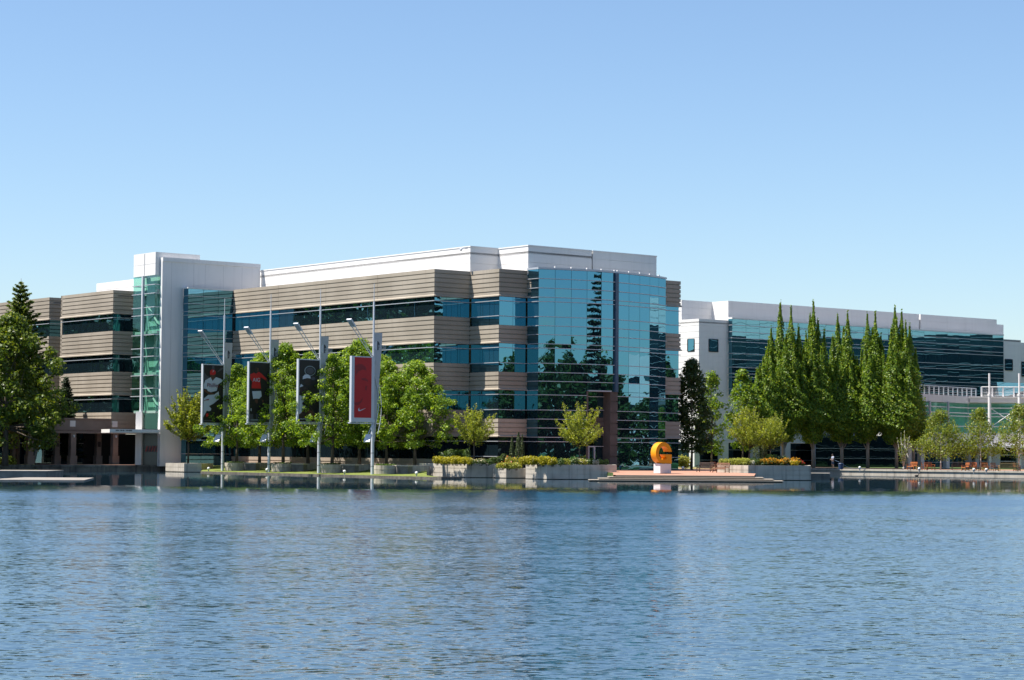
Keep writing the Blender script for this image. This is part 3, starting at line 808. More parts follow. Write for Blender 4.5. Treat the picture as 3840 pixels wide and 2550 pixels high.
# low dark facade that closes the view under the tall trees
low0 = along(add2(B1, N2, 1.5), D2, 3060, 1740); low1 = along(add2(B1, N2, 1.5), D2, 3520, 1740)
glazing(wb, [low0, low1], [PZ, 1.9, 3.3, 5.2], off=0, pw=2.4, m=M_GLASSB, bar_w=.06)

# ------------------------------------------------------------------ glass pavilion with roof terrace at the right edge
V1 = xy(at(3634, 1560, 283.0)); VD = (0.62, 0.785); V0 = along(V1, (-VD[0], -VD[1]), 3390, 1560); V2 = (V1[0] + 42, V1[1] - 0.6)
pv = thing("glass_pavilion", "two storey pale green glass pavilion with white terrace railing and masts beside the birches", "pavilion", (V1[0], V1[1], PZ))
zg0, zg1 = zat(3560, 1624, 277.5), 9.45
vrow = lambda: [zg0, zg0 + .95, zg0 + 2.3, zg0 + 2.72, zg0 + 3.45, zg1]
for path in ([V0, V1], [V1, V2]):
    glazing(pv, path, vrow(), off=-.2, pw=1.15 if path[0] is V0 else 2.1, name="curtain_wall", m=M_PAV, bar_w=.13, bar_d=.22, barm=M_WHITE, jit=.001, back=False)
M_BLIND = noisy("pale_blind", (.60, .66, .62), (.70, .76, .72), .5, .9)
inV = lambda p, s: (p[0] - .78 * s * 0 - .2 * s, p[1] + s)
MB().sweep([(V0[0] - .35, V0[1] + .6), (V1[0] - .45, V1[1] + .6), (V2[0], V2[1] + .6)], [(-.2, zg0 + .2), (0, zg0 + .2), (0, zg1 - .2), (-.2, zg1 - .2)]).build("blind", M_BLIND, pv)
MB().prism([V0, V1, V2, (V2[0], V2[1] + 14), (V0[0] - 2, V0[1] + 14)], zg0 - .4, zg0).build("floor_slab", M_WSTUC, pv)
MB().sweep([V0, V1, V2], [(-.5, 3.75), (.05, 3.75), (.05, zg0 + .03), (-.5, zg0 + .03)]).build("wall", M_WHITE, pv)
MB().sweep([V0, V1], [(-.6, zg1), (.1, zg1), (.1, zg1 + .95), (-.6, zg1 + .95)]).build("parapet", M_WSTUC, pv)
MB().sweep([V1, V2], [(-.6, zg1), (.55, zg1 + .15), (.6, zg1 + .75), (.75, zg1 + .8), (.75, zg1 + .95), (-.6, zg1 + .95)]).build("parapet", M_WHITE, pv)
MB().prism([V0, V1, V2, (V2[0], V2[1] + 14), (V0[0] - 2, V0[1] + 14)], zg1 + .1, zg1 + .3).build("roof", M_ROOF, pv)
def rail(path, z0, z1, step, thick, m, nm="railing", n=4):
    B = MB()
    for i in range(len(path) - 1):
        a, c = Vector(path[i]), Vector(path[i + 1]); L_ = (c - a).length; k = max(1, round(L_ / step))
        for j in range(k + 1):
            p = a + (c - a) * j / k
            B.box((p.x, p.y, (z0 + z1) / 2), (thick * 2.2, thick, z1 - z0), math.atan2((c - a).y, (c - a).x))
        B.tube([(a.x, a.y, z1), (c.x, c.y, z1)], thick * .7, 6)
        for q in range(n):
            z = z0 + (z1 - z0) * (q + .6) / (n + .4)
            B.tube([(a.x, a.y, z), (c.x, c.y, z)], .018, 5)
    return B.build(nm, m, pv)
zr = zg1 + .95
rail([add2(V0, VD, .2), (V1[0] + 1.3, V1[1] + 1.6)], zr, zr + 1.12, 1.35, .09, M_BAR)
vr0 = at(3681, 1500, V1[1] - .3)
rail([(vr0.x, vr0.y), (V2[0], V2[1] - .3)], zr, zr + 1.3, 1.45, .09, M_WHITE, n=6)
MB().box(((V1[0] + 7), V1[1] + 6.5, zr + .85), (9.0, 3.0, 1.9), .69, tilt=Matrix.Rotation(-.18, 3, 'X')).build("skylight", M_GLASS, pv)
masts = []
for px in (3711, 3823):
    p = at(px, 1560, V1[1] - 1.6)
    B = MB(); B.tube([(p.x, p.y, PZ), (p.x, p.y, 10.6)], .22, 12); B.tube([(p.x, p.y, 10.6), (p.x, p.y, zat(px, 1400, p.y))], .13, 10)
    B.lathe((p.x, p.y, 10.45), [(.26, 0), (.26, .3)], 12)
    B.build("mast", M_WHITE, pv); masts.append(p)
B = MB(); a, c = masts
B.tube([(a.x, a.y, 8.9), (c.x, c.y, zg0 + .8)], .055, 6); B.tube([(a.x, a.y, zg0 + .8), (c.x, c.y, 8.9)], .055, 6)
B.tube([(c.x, c.y, 8.9), (c.x + 4, c.y, zg0 + .8)], .055, 6)
B.build("cross_brace", M_WHITE, pv)
for (pa, pb) in ((3478, 3525), (3436, 3476)):
    a, c = at(pa, 1520, 271), at(pb, 1620, 273)
    MB().tube([a, c], .05, 6).build("cross_brace", M_BAR, pv)
for px in (3478, 3547):
    p = along(V0, VD, px, 1560); p = add2(p, (.785, -.62), .35)
    MB().tube([(*p, zg0 - .5), (*p, zg1 + .1)], .16, 10).build("mast", M_BAR, pv)
# ground storey of the pavilion
gz = 3.75
def pier(px, w, path0, d, m=M_WSTUC):
    p = along(path0, d, px, 1720)
    MB().box((*p, (PZ + gz) / 2), (w, .8, gz - PZ), math.atan2(d[1], d[0])).build("column", m, pv)
VI0, VI1 = add2(V0, (-.785, .62), .35), add2(V1, (-.785, .62), .3)
for px, w in ((3402, 1.0), (3450, .9), (3545, .9), (3630, .8)):
    pier(px, w, add2(V0, (.785, -.62), -.42), VD)
for px, w in ((3663, .5), (3725, 1.7), (3830, 1.4)):
    pier(px, w, (V1[0], V1[1] + .42), (1, -.014))
glazing(pv, [add2(V0, (-.785, .62), .6), add2(V1, (-.785, .62), .6)], [PZ + .2, 1.55, 2.75, gz], off=0, pw=1.6, m=M_GLASSD, bar_w=.07)
glazing(pv, [(V1[0], V1[1] + .7), (V2[0], V2[1] + .7)], [PZ + .2, 1.7, 2.55, gz], off=0, pw=1.9, m=M_GLASSD, bar_w=.1, barm=M_WHITE)
MB().box((*along(V0, VD, 3437, 1720), 3.3), (.25, .25, .5), .9).build("wall_lamp", M_GLOBE, pv)
cn0 = along((V1[0], V1[1] - .4), (-1, 0), 3588, 1670)
MB().prism([(cn0[0], V1[1] - 2.2), (V1[0] + 10, V1[1] - 2.2), (V1[0] + 10, V1[1] + .2), (cn0[0] + 1, V1[1] + .2)], 3.55, 3.72).build("canopy", M_WHITE, pv)

# ------------------------------------------------------------------ white and dark glass offices beyond the right edge, seen mirrored in the glass
ob = thing("office_building", "long white office block with dark glass bands, seen mirrored in the curtain walls", "office building", (122, 300, PZ))
of = [(118, 345), (118, 262)]
MB().sweep(of, courses(23.0, 27.6, depth=.5, lip=False, first=1.2, step=1.2)).build("wall", M_WHITE, ob)
zz = [PZ]
for k in range(5):
    H = 3.75 + k * 4.81
    zz += [H - 2.9, H - 1.7, H - .5, H]
glazing(ob, of, sorted(z for z in zz if z == PZ or z > 1.9), off=-.1, pw=2.6, m=M_GLASSB, bar_w=.08, bar_d=.08, barm=M_POST)
MB().prism([(112, 262), (112, 236), (150, 236), (150, 262)], PZ, 17.5).build("wall", M_WHITE, ob)
MB().prism([(118.6, 345), (118.6, 262.2), (150, 262.2), (150, 345)], 19.4, 19.6).build("roof", M_ROOF, ob)
for k in range(3):
    for y in (240, 247, 254):
        MB().box((111.98, y, 4.5 + k * 4.7), (.06, 4.6, 1.6)).build("window", M_GLASSD, ob)
ob2 = thing("office_building", "small pale office block among the trees on the near right shore", "office building", (98, 178, PZ))
MB().prism([(92, 196), (84, 172), (104, 165), (112, 190)], PZ, 9.5).build("wall", M_WHITE, ob2)
for z in (3.2, 6.6):
    MB().sweep([(92, 196), (84, 172)], [(-.02, z), (-.06, z), (-.06, z + 1.5), (-.02, z + 1.5)]).build("window", M_GLASSD, ob2)
    MB().sweep([(92, 196), (84, 172)], [(-.02, z), (.05, z), (.05, z + 1.5), (-.02, z + 1.5)]).build("window", M_GLASSD, ob2)
kind(MB().prism([(62, 30), (400, 30), (400, 236), (74, 236), (66, 180)], -1, PZ - .1).build("ground", M_GRASS), "structure")
kind(MB().prism([(-400, 60), (-80, 60), (-74, 200), (-72, 236), (-400, 236)], -1, PZ - .1).build("ground", M_GRASS), "structure")

# ------------------------------------------------------------------ planters, steps, small shore walls
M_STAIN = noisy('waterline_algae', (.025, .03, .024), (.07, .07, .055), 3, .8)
M_RISER = noisy('shaded_riser_stone', (.17, .15, .125), (.26, .23, .19), 2, .9)  # riser colour darkened to carry the shade below the tread edges
def planter(label, A, Bp, Cp, depth, z1, back=None, soil=True, m=None, name="planter", cat="planter", zb=-.6):
    d = Vector((Bp[0] - A[0], Bp[1] - A[1])); 
    bk = (.02, 1.0) if back is None else back
    poly = [A, Bp, Cp, add2(Cp, bk, depth), add2(A, bk, depth)]
    r = thing(name, label, cat, (Bp[0], Bp[1], 0))
    prof = courses(zb, z1, depth=.3, lip=False, first=.45, step=.47, gd=.03, gh=.022)
    MB().sweep(poly, prof, closed=True).build("wall", m or M_CONC, r)
    MB().sweep(poly, [(0.006, -.3), (0.006, .07), (-.02, .07), (-.02, -.3)], closed=True).build("waterline_stain", M_STAIN, r)
    if soil:
        MB().poly([(p[0], p[1], z1 - .07) for p in poly]).build("soil", M_SOIL, r)
    return r, poly
pl1 = planter("wide grey concrete planter with a golden shrub row, left of the small rose planter", P1A, P1B, P1C, 5.5, 1.38)
pl2 = planter("small low concrete planter of pink and red roses between two wide planters", P2A, P2B, P2C, 3.2, .98)
pl3 = planter("wide grey concrete planter left of the stone steps, with a young golden tree", P3A, P3B, P3C, 5.5, 1.41)
pl4 = planter("concrete planter with amber flowers behind the wooden bench, right of the steps", P4A, P4B, P4C, 6.5, 1.45, back=(.13, .99))
pl0 = planter("stained concrete planter block at the foot of the white slab wall", PLA, PLB, PLC, 3.0, 1.02, back=(.3, .95))
q0 = at(3041, 1797, 213.0); q1 = at(3112, 1797, 213.5)
o = MB().prism([xy(q0), xy(q1), (q1.x + 1.2, q1.y + 8), (q0.x, q0.y + 8)], -.6, zat(3070, 1775, 214)).build("stone_ledge", M_CONC2); tag(o, "low stained concrete ledge in the water right of the amber flower planter", "ledge")
st = thing("stone_steps", "broad pale stone steps going down into the lake below the orange letter", "steps", (K0[0], K0[1], 0))
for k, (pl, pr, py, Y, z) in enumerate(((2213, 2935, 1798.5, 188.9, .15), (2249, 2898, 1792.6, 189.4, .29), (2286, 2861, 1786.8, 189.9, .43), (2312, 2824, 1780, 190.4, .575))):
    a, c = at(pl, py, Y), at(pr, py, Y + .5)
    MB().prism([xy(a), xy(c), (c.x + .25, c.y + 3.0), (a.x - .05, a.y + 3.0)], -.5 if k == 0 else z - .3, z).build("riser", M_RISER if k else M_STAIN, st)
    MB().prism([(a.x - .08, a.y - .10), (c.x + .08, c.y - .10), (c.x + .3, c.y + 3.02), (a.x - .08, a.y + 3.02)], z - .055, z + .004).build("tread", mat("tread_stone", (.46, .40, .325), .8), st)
# low jetty at the left edge
j0, j1 = on(-60, 1790.5, 0), on(174, 1791.5, 0)
M_JET = noisy("jetty_coping", (.27, .24, .21), (.36, .325, .28), 1.5, .9)
jt = thing("stone_jetty", "low pale stone jetty with a flat landing slab at the left edge of the lake", "jetty", (j1.x, j1.y, 0))
jz = zat(100, 1769, j1.y)
MB().prism([xy(j0), xy(j1), (j1.x, j1.y + 7), (j0.x, j0.y + 7)], -.5, jz).build("block", noisy("jetty_stone", (.20, .185, .165), (.30, .275, .245), 1.2, .9), jt)
MB().prism([(j0.x, j0.y - .04), (j1.x + .05, j1.y - .04), (j1.x + .05, j1.y + 7.05), (j0.x, j0.y + 7)], jz, jz + .09).build("coping", M_JET, jt)
s0, s1 = on(-60, 1804, 0), on(315, 1806, 0)
MB().prism([xy(s0), xy(s1), (s1.x - 2, s1.y + 14), (s0.x, s0.y + 14)], -.5, .12).build("landing_slab", M_JET, jt)
MB().box((j1.x - 1.6, j1.y - .02, .3), (.26, .05, .26)).build("outlet_cover", M_WHITE, jt)
MB().box((j1.x - 1.25, j1.y - .02, .3), (.2, .05, .2)).build("outlet_cover", M_POST, jt)

# ------------------------------------------------------------------ trees and plants
def leaves_mesh(name, C, Nrm, size, m, rs, aspect=0.62, vary=0.35):
    """one small folded leaf spray per row of C; Nrm: rough facing direction"""
    n = len(C)
    Nrm = Nrm / np.maximum(np.linalg.norm(Nrm, axis=1, keepdims=True), 1e-6)
    R = rs.normal(size=(n, 3))
    T = R - (R * Nrm).sum(1, keepdims=True) * Nrm
    T /= np.maximum(np.linalg.norm(T, axis=1, keepdims=True), 1e-6)
    Bn = np.cross(Nrm, T)
    s = (size * (1 + vary * rs.uniform(-1, 1, n)))[:, None]
    V = np.empty((n, 4, 3), np.float32)
    V[:, 0] = C - T * s; V[:, 2] = C + T * s
    V[:, 1] = C + Bn * s * aspect - Nrm * s * .25; V[:, 3] = C - Bn * s * aspect - Nrm * s * .25
    me = bpy.data.meshes.new(name)
    me.vertices.add(4 * n); me.vertices.foreach_set("co", V.ravel())
    me.loops.add(4 * n); me.loops.foreach_set("vertex_index", np.arange(4 * n, dtype=np.int32))
    me.polygons.add(n); me.polygons.foreach_set("loop_start", np.arange(0, 4 * n, 4, dtype=np.int32))
    me.polygons.foreach_set("loop_total", np.full(n, 4, np.int32))
    me.materials.append(m); me.update(calc_edges=True)
    return me

def clump_leaves(cent, rad, per, rs, up=0.35, flat=0.8, hang=0.0):
    Cs, Ns = [], []
    for c, r in zip(cent, rad):
        k = max(6, int(per * (r ** 2)))
        d = rs.normal(size=(k, 3)); d /= np.linalg.norm(d, axis=1, keepdims=True)
        rr = r * rs.uniform(0.35, 1.0, (k, 1)) ** 0.6
        p = d * rr; p[:, 2] *= flat
        if hang:
            p[:, 2] -= hang * rs.uniform(0, 1, k) ** 1.5 * r
        Cs.append(np.asarray(c) + p); Ns.append(d + np.array([0, 0, up]) + rs.normal(size=(k, 3)) * .55)
    return np.vstack(Cs), np.vstack(Ns)

def limbs(B, base, top, cent, rs, r0, n=26, mi=0, fork=0.3):
    base, top = np.asarray(base, float), np.asarray(top, float)
    ax = top - base
    kk = 6
    B.tube([base + ax * t + np.array([math.sin(t * 5) * .06, math.cos(t * 4) * .06 - .06, 0]) * (t > 0) for t in np.linspace(0, 1, kk)], [r0 * 1.25] + [r0 * (1 - .8 * t) for t in np.linspace(0.15, 1, kk - 1)], 9, mi)
    idx = rs.choice(len(cent), min(n, len(cent)), replace=False)
    for i in idx:
        c = np.asarray(cent[i]); t = min(.95, max(fork, (c[2] - base[2]) / max(ax[2], .1) - .22 - .2 * rs.rand()))
        s = base + ax * t
        m = (s + c) / 2 + np.array([0, 0, -.15 * np.linalg.norm(c - s) * .5]) + (c - s) * np.array([.12, .12, 0])
        w = r0 * (1 - .8 * t) * .5
        B.tube([s, m, c], [w, w * .6, w * .2], 5, mi)

def decid(name, label, cat, seed, H, R, h0, nclump, per, leafs, m, bark=None, trunk=.16, shape=.55, cr=(.5, .95), leaf=.16, group=None, up=.35, flat=.8, hang=0.0, offs=(0, 0), nl=26, squash=1.0, lean=(0, 0)):
    rs = np.random.RandomState(seed)
    root = thing(name, label, cat, (0, 0, 0), group)
    cent = []
    while len(cent) < nclump:
        h = rs.rand(); a = rs.rand() * 2 * math.pi
        env = (math.sin(math.pi * min(1, h * .93 + .07) ** shape)) ** .75 if h < .985 else .1
        env *= 1 + .22 * math.sin(a * 3 + seed) + .15 * math.sin(a * 5 + h * 7 + seed * 2)
        q = rs.uniform(.25, 1) ** .55
        cent.append((math.cos(a) * R * env * q + offs[0] * h + lean[0] * h, math.sin(a) * R * env * q * squash + offs[1] * h + lean[1] * h, h0 + (H - h0) * h * .96))
    rad = rs.uniform(cr[0], cr[1], nclump)
    C, Nn = clump_leaves(cent, rad, per, rs, up, flat, hang)
    B = MB(); limbs(B, (0, 0, -.1), (lean[0] * .8, lean[1] * .8, h0 + (H - h0) * .8), cent, rs, trunk, nl)
    B.build("trunk", bark or M_BARK, root, world=False, smooth=True)
    link("crown", leaves_mesh("crown", C, Nn, leaf, m, rs), root, world=False)
    return root

def vase(name, label, seed, H, R, h0, nb, per, m, leaf=.085, trunk=.09, group=None, bark=None, low=.12):
    rs = np.random.RandomState(seed); root = thing(name, label, "tree", (0, 0, 0), group)
    B = MB(); B.tube([(0, 0, -.1), (.02, 0, h0 * .5), (0, .02, h0)], [trunk * 1.2, trunk, trunk * .8], 8)
    Cs, Ns = [], []
    for k in range(nb):
        a = 2 * math.pi * (k * .618 + rs.rand() * .1); e = math.radians(rs.uniform(18, 84)) if k > 6 else math.radians(rs.uniform(70, 88))
        Lb = (H - h0) * (.62 + .38 * math.sin(e)) * rs.uniform(.75, 1.03)
        reach = min(R * rs.uniform(.8, 1.1), Lb * math.cos(e) + .25)
        hz = Lb * math.sin(e) + low
        s = np.array([0, 0, h0 * rs.uniform(.86, 1.02)])
        e1 = np.array([math.cos(a) * reach, math.sin(a) * reach, h0 + hz])
        md = s + (e1 - s) * .5 + np.array([math.cos(a), math.sin(a), -.55]) * reach * .10
        B.tube([s, md, e1], [trunk * .4, trunk * .22, .012], 5)
        t = rs.uniform(.16, 1.0, per)[:, None]
        p = s * (1 - t) ** 2 + 2 * md * t * (1 - t) + e1 * t ** 2
        sp = .20 * (1.15 - t * .85)
        p = p + rs.normal(size=(per, 3)) * sp
        # side twigs
        for j in range(3):
            tt = rs.uniform(.35, .85); b0 = s * (1 - tt) ** 2 + 2 * md * tt * (1 - tt) + e1 * tt ** 2
            dv = rs.normal(size=3); dv[2] = abs(dv[2]) + .3; dv *= rs.uniform(.35, .8) / np.linalg.norm(dv)
            u = rs.uniform(0, 1, (per // 4, 1)); Cs.append(b0 + dv * u + rs.normal(size=(per // 4, 3)) * .08); Ns.append(rs.normal(size=(per // 4, 3)) + [0, 0, .5])
        Cs.append(p); Ns.append(rs.normal(size=(per, 3)) + [0, 0, .5])
    B.build("trunk", bark or M_BARK, root, world=False, smooth=True)
    C, Nn = np.vstack(Cs), np.vstack(Ns)
    link("crown", leaves_mesh("crown", C, Nn, leaf, m, rs), root, world=False)
    return root

def column_tree(name, label, seed, spires, h0, m, per=820, leaf=.122, trunk=.2, group=None, bark=None):
    """upright hornbeam: a bundle of narrow rising spires; each (dx, dy, tip height, base height, radius)"""
    rs = np.random.RandomState(seed); root = thing(name, label, "tree", (0, 0, 0), group)
    B = MB(); Cs, Ns = [], []
    Ht = max(s[2] for s in spires)
    B.tube([(0, 0, -.1), (0, 0, h0), (0, 0, Ht * .7)], [trunk * 1.2, trunk, .04], 9)
    for (dx, dy, tip, b0, r) in spires:
        k = int(per * (tip - b0) * r / 3.2)
        h = rs.uniform(0, 1, k) ** .95
        a = rs.uniform(0, 2 * math.pi, k)
        wob = 1 + .38 * np.sin(h * 19 + dx * 7 + a * 2) + .3 * np.sin(h * 47 + a * 3 + dy * 9)
        rr = r * np.clip(np.minimum(1, (1 - h) * 1.9) ** 1.1 * (.5 + .6 * np.minimum(1, h * 4)) * wob, .04, None) * rs.uniform(.45, 1, k) ** .5
        f = np.minimum(1, h * 2.2 + .35)
        x = dx * f + np.cos(a) * rr; y = dy * f + np.sin(a) * rr
        Cs.append(np.stack([x, y, b0 + (tip - b0) * h], 1))
        Ns.append(np.stack([np.cos(a), np.sin(a), np.full(k, .35)], 1) + rs.normal(size=(k, 3)) * .5)
        B.tube([(0, 0, max(h0 * .8, b0 - 1.2)), (dx * .6, dy * .6, b0 + (tip - b0) * .2), (dx, dy, b0 + (tip - b0) * .6), (dx, dy, tip)], [trunk * .4, .05, .03, .01], 5)
        kt = 16
        Cs.append(np.stack([dx + rs.normal(size=kt) * .05, dy + rs.normal(size=kt) * .05, tip + rs.uniform(-.7, .45, kt)], 1)); Ns.append(rs.normal(size=(kt, 3)))
    B.build("trunk", bark or M_BARKL, root, world=False, smooth=True)
    link("crown", leaves_mesh("crown", np.vstack(Cs), np.vstack(Ns), leaf, m, rs), root, world=False)
    return root

def spires_for(seed, tips, R, H0, n=16):
    n = int(n * 1.5); R = R * .87
    rs = random.Random(seed); out = []
    for (x, h) in tips:
        out.append((x, rs.uniform(-.4, .4), h, H0 + 1.5, 1.05))
        for q in range(3):
            out.append((x + rs.uniform(-.75, .75), rs.uniform(-.7, .7), h * rs.uniform(.80, .93), H0 + 2, .8))
    hm = max(h for _, h in tips)
    for k in range(n):
        a = 2 * math.pi * k / n + rs.uniform(-.25, .25); q = R * rs.uniform(.5, .95)
        out.append((math.cos(a) * q, math.sin(a) * q, H0 + (hm - H0) * rs.uniform(.35, .86) * (1.15 - .38 * q / R), H0 + rs.uniform(-.3, 1.6), rs.uniform(.7, 1.15)))
    return out

def conifer(name, label, seed, H, R, h0, m, whorls=22, per=150, leaf=.2, trunk=.22, droop=.25, group=None, cat="tree", power=.85):
    rs = np.random.RandomState(seed); root = thing(name, label, cat, (0, 0, 0), group)
    B = MB(); B.tube([(0, 0, -.1), (0, 0, H * .5), (0, 0, H)], [trunk * 1.2, trunk * .7, .02], 8)
    Cs, Ns = [], []
    for w in range(whorls):
        t = w / (whorls - 1); z = h0 + (H - h0) * t ** .92 * .97
        Lb = R * (1 - t) ** power * rs.uniform(.8, 1.1) + .25
        nb = max(4, int(8 - 3 * t))
        for k in range(nb):
            a = 2 * math.pi * (k + rs.rand() * .7) / nb; l = Lb * rs.uniform(.62, 1.1)
            e = np.array([math.cos(a) * l, math.sin(a) * l, z - droop * l + .22 * l * t])
            s = np.array([0, 0, z])
            B.tube([s, e], [.035 + .03 * (1 - t), .01], 4)
            q = max(8, int(per * (l / R) ** 1.2 + 10)); u = rs.uniform(.12, 1.03, q)[:, None]
            wd = (.34 * l * (1.05 - u) + .10)
            p = s + (e - s) * u + np.stack([-math.sin(a) * rs.normal(size=q), math.cos(a) * rs.normal(size=q), -np.abs(rs.normal(size=q)) * .5], 1) * wd * .6
            Cs.append(p); Ns.append(np.stack([rs.normal(size=q) * .5 + math.cos(a) * .3, rs.normal(size=q) * .5 + math.sin(a) * .3, np.full(q, .8)], 1))
    B.build("trunk", M_BARK, root, world=False, smooth=True)
    link("crown", leaves_mesh("crown", np.vstack(Cs), np.vstack(Ns), leaf, m, rs, aspect=.4), root, world=False)
    return root

def bush(name, label, seed, size, n, m, leaf=.07, cat="shrub", flower=None, nf=0, fl=.06, group=None, lump=7, bare=False):
    rs = np.random.RandomState(seed); root = thing(name, label, cat, (0, 0, 0), group)
    sx, sy, sz = size
    cent = np.stack([rs.uniform(-.62, .62, lump) * sx, rs.uniform(-.62, .62, lump) * sy, rs.uniform(.38, .68, lump) * sz], 1)
    Cs, Ns = [], []
    for c in cent:
        k = n // lump; d = rs.normal(size=(k, 3)); d /= np.linalg.norm(d, axis=1, keepdims=True)
        r = rs.uniform(.5, 1, (k, 1)) ** .5
        p = c + d * r * np.array([sx * .48, sy * .48, sz * .42]); p[:, 2] = np.maximum(p[:, 2], .02)
        Cs.append(p); Ns.append(d + rs.normal(size=(k, 3)) * .5 + [0, 0, .3])
    B = MB()
    for c in cent:
        B.tube([(c[0] * .3, c[1] * .3, -.1), tuple(c)], [.025, .01], 4)
    B.build("stem", M_BARK, root, world=False)
    C = np.vstack(Cs)
    link("foliage", leaves_mesh("foliage", C, np.vstack(Ns), leaf, m, rs), root, world=False)
    if flower is not None:
        idx = rs.choice(len(C), nf); P = C[idx] + np.array([0, 0, 1]) * rs.uniform(0, .08, (nf, 1))
        ctr = cent.mean(0); P = P + (P - ctr) * .06; P[:, 2] = np.maximum(P[:, 2], sz * .4) + rs.uniform(0, .05, nf)
        link("blossom", leaves_mesh("blossom", P, rs.normal(size=(nf, 3)) + [0, -.6, .8], fl, flower, rs, aspect=.9), root, world=False)
    return root

def put(root, p, rz=0.0, s=1.0):
    root.location = p; root.rotation_euler = (0, 0, rz); root.scale = (s,) * 3 if not isinstance(s, tuple) else s
    return root

# --- green street trees in two rows behind the banner masts
TG = "green street trees behind the banner masts"
FR = add2(PL0, N1, -2.0)                              # front row line, parallel to the long facade
RR = add2(FR, N1, -2.6)
tv = [decid("maple_tree", "", "tree", 11, 11.9, 4.7, 2.2, 288, 230, 0, L_GREEN, shape=.62, cr=(.32, .68), leaf=.112, group=TG),
      decid("maple_tree", "", "tree", 12, 12.6, 4.9, 2.1, 315, 230, 0, L_GREEN, shape=.7, cr=(.32, .68), leaf=.112, group=TG),
      decid("maple_tree", "", "tree", 17, 11.2, 5.0, 2.1, 297, 230, 0, L_GREEN, shape=.58, cr=(.32, .68), leaf=.112, group=TG)]
spec = [(FR, 887, 0, .93, .4, "round green tree right of the mast with the baseball banner"),
        (RR, 973, 1, .98, 1.9, "green tree just left of the second mast, behind the red shirt banner"),
        (FR, 1062, 1, 1.04, 2.6, "tall green tree right of the red shirt banner, nearest the water there"),
        (RR, 1155, 0, 1.02, 3.9, "green tree directly behind the tennis player banner"),
        (FR, 1245, 2, 1.04, 0.9, "green tree with boughs reaching over the tennis player banner"),
        (add2(FR, N1, -3.6), 1348, 1, 1.06, 5.0, "tallest green tree, behind the plain red banner"),
        (add2(FR, N1, -4.0), 1450, 0, .92, 4.4, "green tree right of the mast with the plain red banner"),
        (add2(FR, N1, -5.0), 1556, 2, .98, 2.2, "broad green tree at the right end of the tree row, beside the wide planter")]
used = set()
for (ln, px, v, s, rz, lab) in spec:
    p = along(ln, D1, px, 1735)
    if v not in used:
        t = put(tv[v], (p[0], p[1], 1.0), rz, s); t["label"] = lab; used.add(v)
    else:
        copy_tree(tv[v], (p[0], p[1], 1.0), lab, rz, s)
# their planters: round ones in front, square blocks behind
pg = "concrete tree planters on the lawn edge"
def round_planter(p, lab, lines=True):
    r = thing("tree_planter", lab, "planter", (p[0], p[1], .37), pg)
    MB().lathe((0, 0, 0), [(1.12, -.3), (1.18, .28), (1.18, .31), (1.15, .33), (1.2, .36), (1.22, .78), (1.08, .78), (1.05, .62)], 28).build("bowl", M_CONC, r, world=False, smooth=False)
    MB().lathe((0, 0, .55), [(1.06, 0), (.6, .12), (.01, .15)], 20).build("soil", M_SOIL, r, world=False)
    rs = np.random.RandomState(int(p[0] * 10) % 97 + 3)
    a = rs.uniform(0, 6.28, 420); q = np.sqrt(rs.rand(420)) * 1.05
    link("ground_cover", leaves_mesh("ground_cover", np.stack([np.cos(a) * q, np.sin(a) * q, .72 + rs.rand(420) * .2], 1), rs.normal(size=(420, 3)) + [0, 0, .8], .07, L_SHRUB, rs), r, world=False)
    return r
rp = None
for px, lab in ((884, "round concrete planter under the tree by the baseball banner mast"), (1060, "round concrete planter right of the red shirt banner mast"), (1245, "round concrete planter right of the tennis banner mast"), (1447, "round concrete planter right of the plain red banner mast")):
    p = along(FR, D1, px, 1735)
    if rp is None: rp = round_planter(p, lab)
    else: copy_tree(rp, (p[0], p[1], .37), lab, px * .01)
for px, lab in ((973, "square concrete planter in the back row near the second mast"), (1155, "square concrete planter in the back row behind the tennis banner"), (1346, "square concrete planter in the back row behind the plain red banner"), (1553, "square concrete planter in the back row beside the wide shore planter")):
    p = along(RR, D1, px, 1735)
    r = thing("tree_planter", lab, "planter", (p[0], p[1], .37), pg)
    MB().sweep([add2(add2((0, 0), D1, 1.1), N1, 1.1), add2(add2((0, 0), D1, -1.1), N1, 1.1), add2(add2((0, 0), D1, -1.1), N1, -1.1), add2(add2((0, 0), D1, 1.1), N1, -1.1)], courses(-.3, .8, depth=.15, lip=False, first=.4, step=.4, gd=.02, gh=.015), closed=True).build("wall", M_CONC, r, world=False)
    MB().box((0, 0, .55), (1.9, 1.9, .2), math.atan2(D2[1], D2[0])).build("soil", M_SOIL, r, world=False)
bb = None
for px, lab in ((943, "concrete seat block left of the second banner mast"), (1120, "concrete seat block left of the tennis banner mast"), (1311, "concrete seat block left of the plain red banner mast"), (1510, "concrete seat block right of the last round planter")):
    p = along(add2(FR, N1, -.6), D1, px, 1740)
    if bb is None:
        bb = thing("seat_block", lab, "seat", (p[0], p[1], .37), "concrete seat blocks between the planters", math.atan2(D2[1], D2[0]))
        MB().box((0, 0, .32), (.5, 2.6, .8)).build("body", M_CONC2, bb, world=False)
        MB().box((0, -.0, .76), (.56, 2.66, .1)).build("coping", M_CONC, bb, world=False)
    else:
        copy_tree(bb, (p[0], p[1], .37), lab, math.atan2(D2[1], D2[0]))

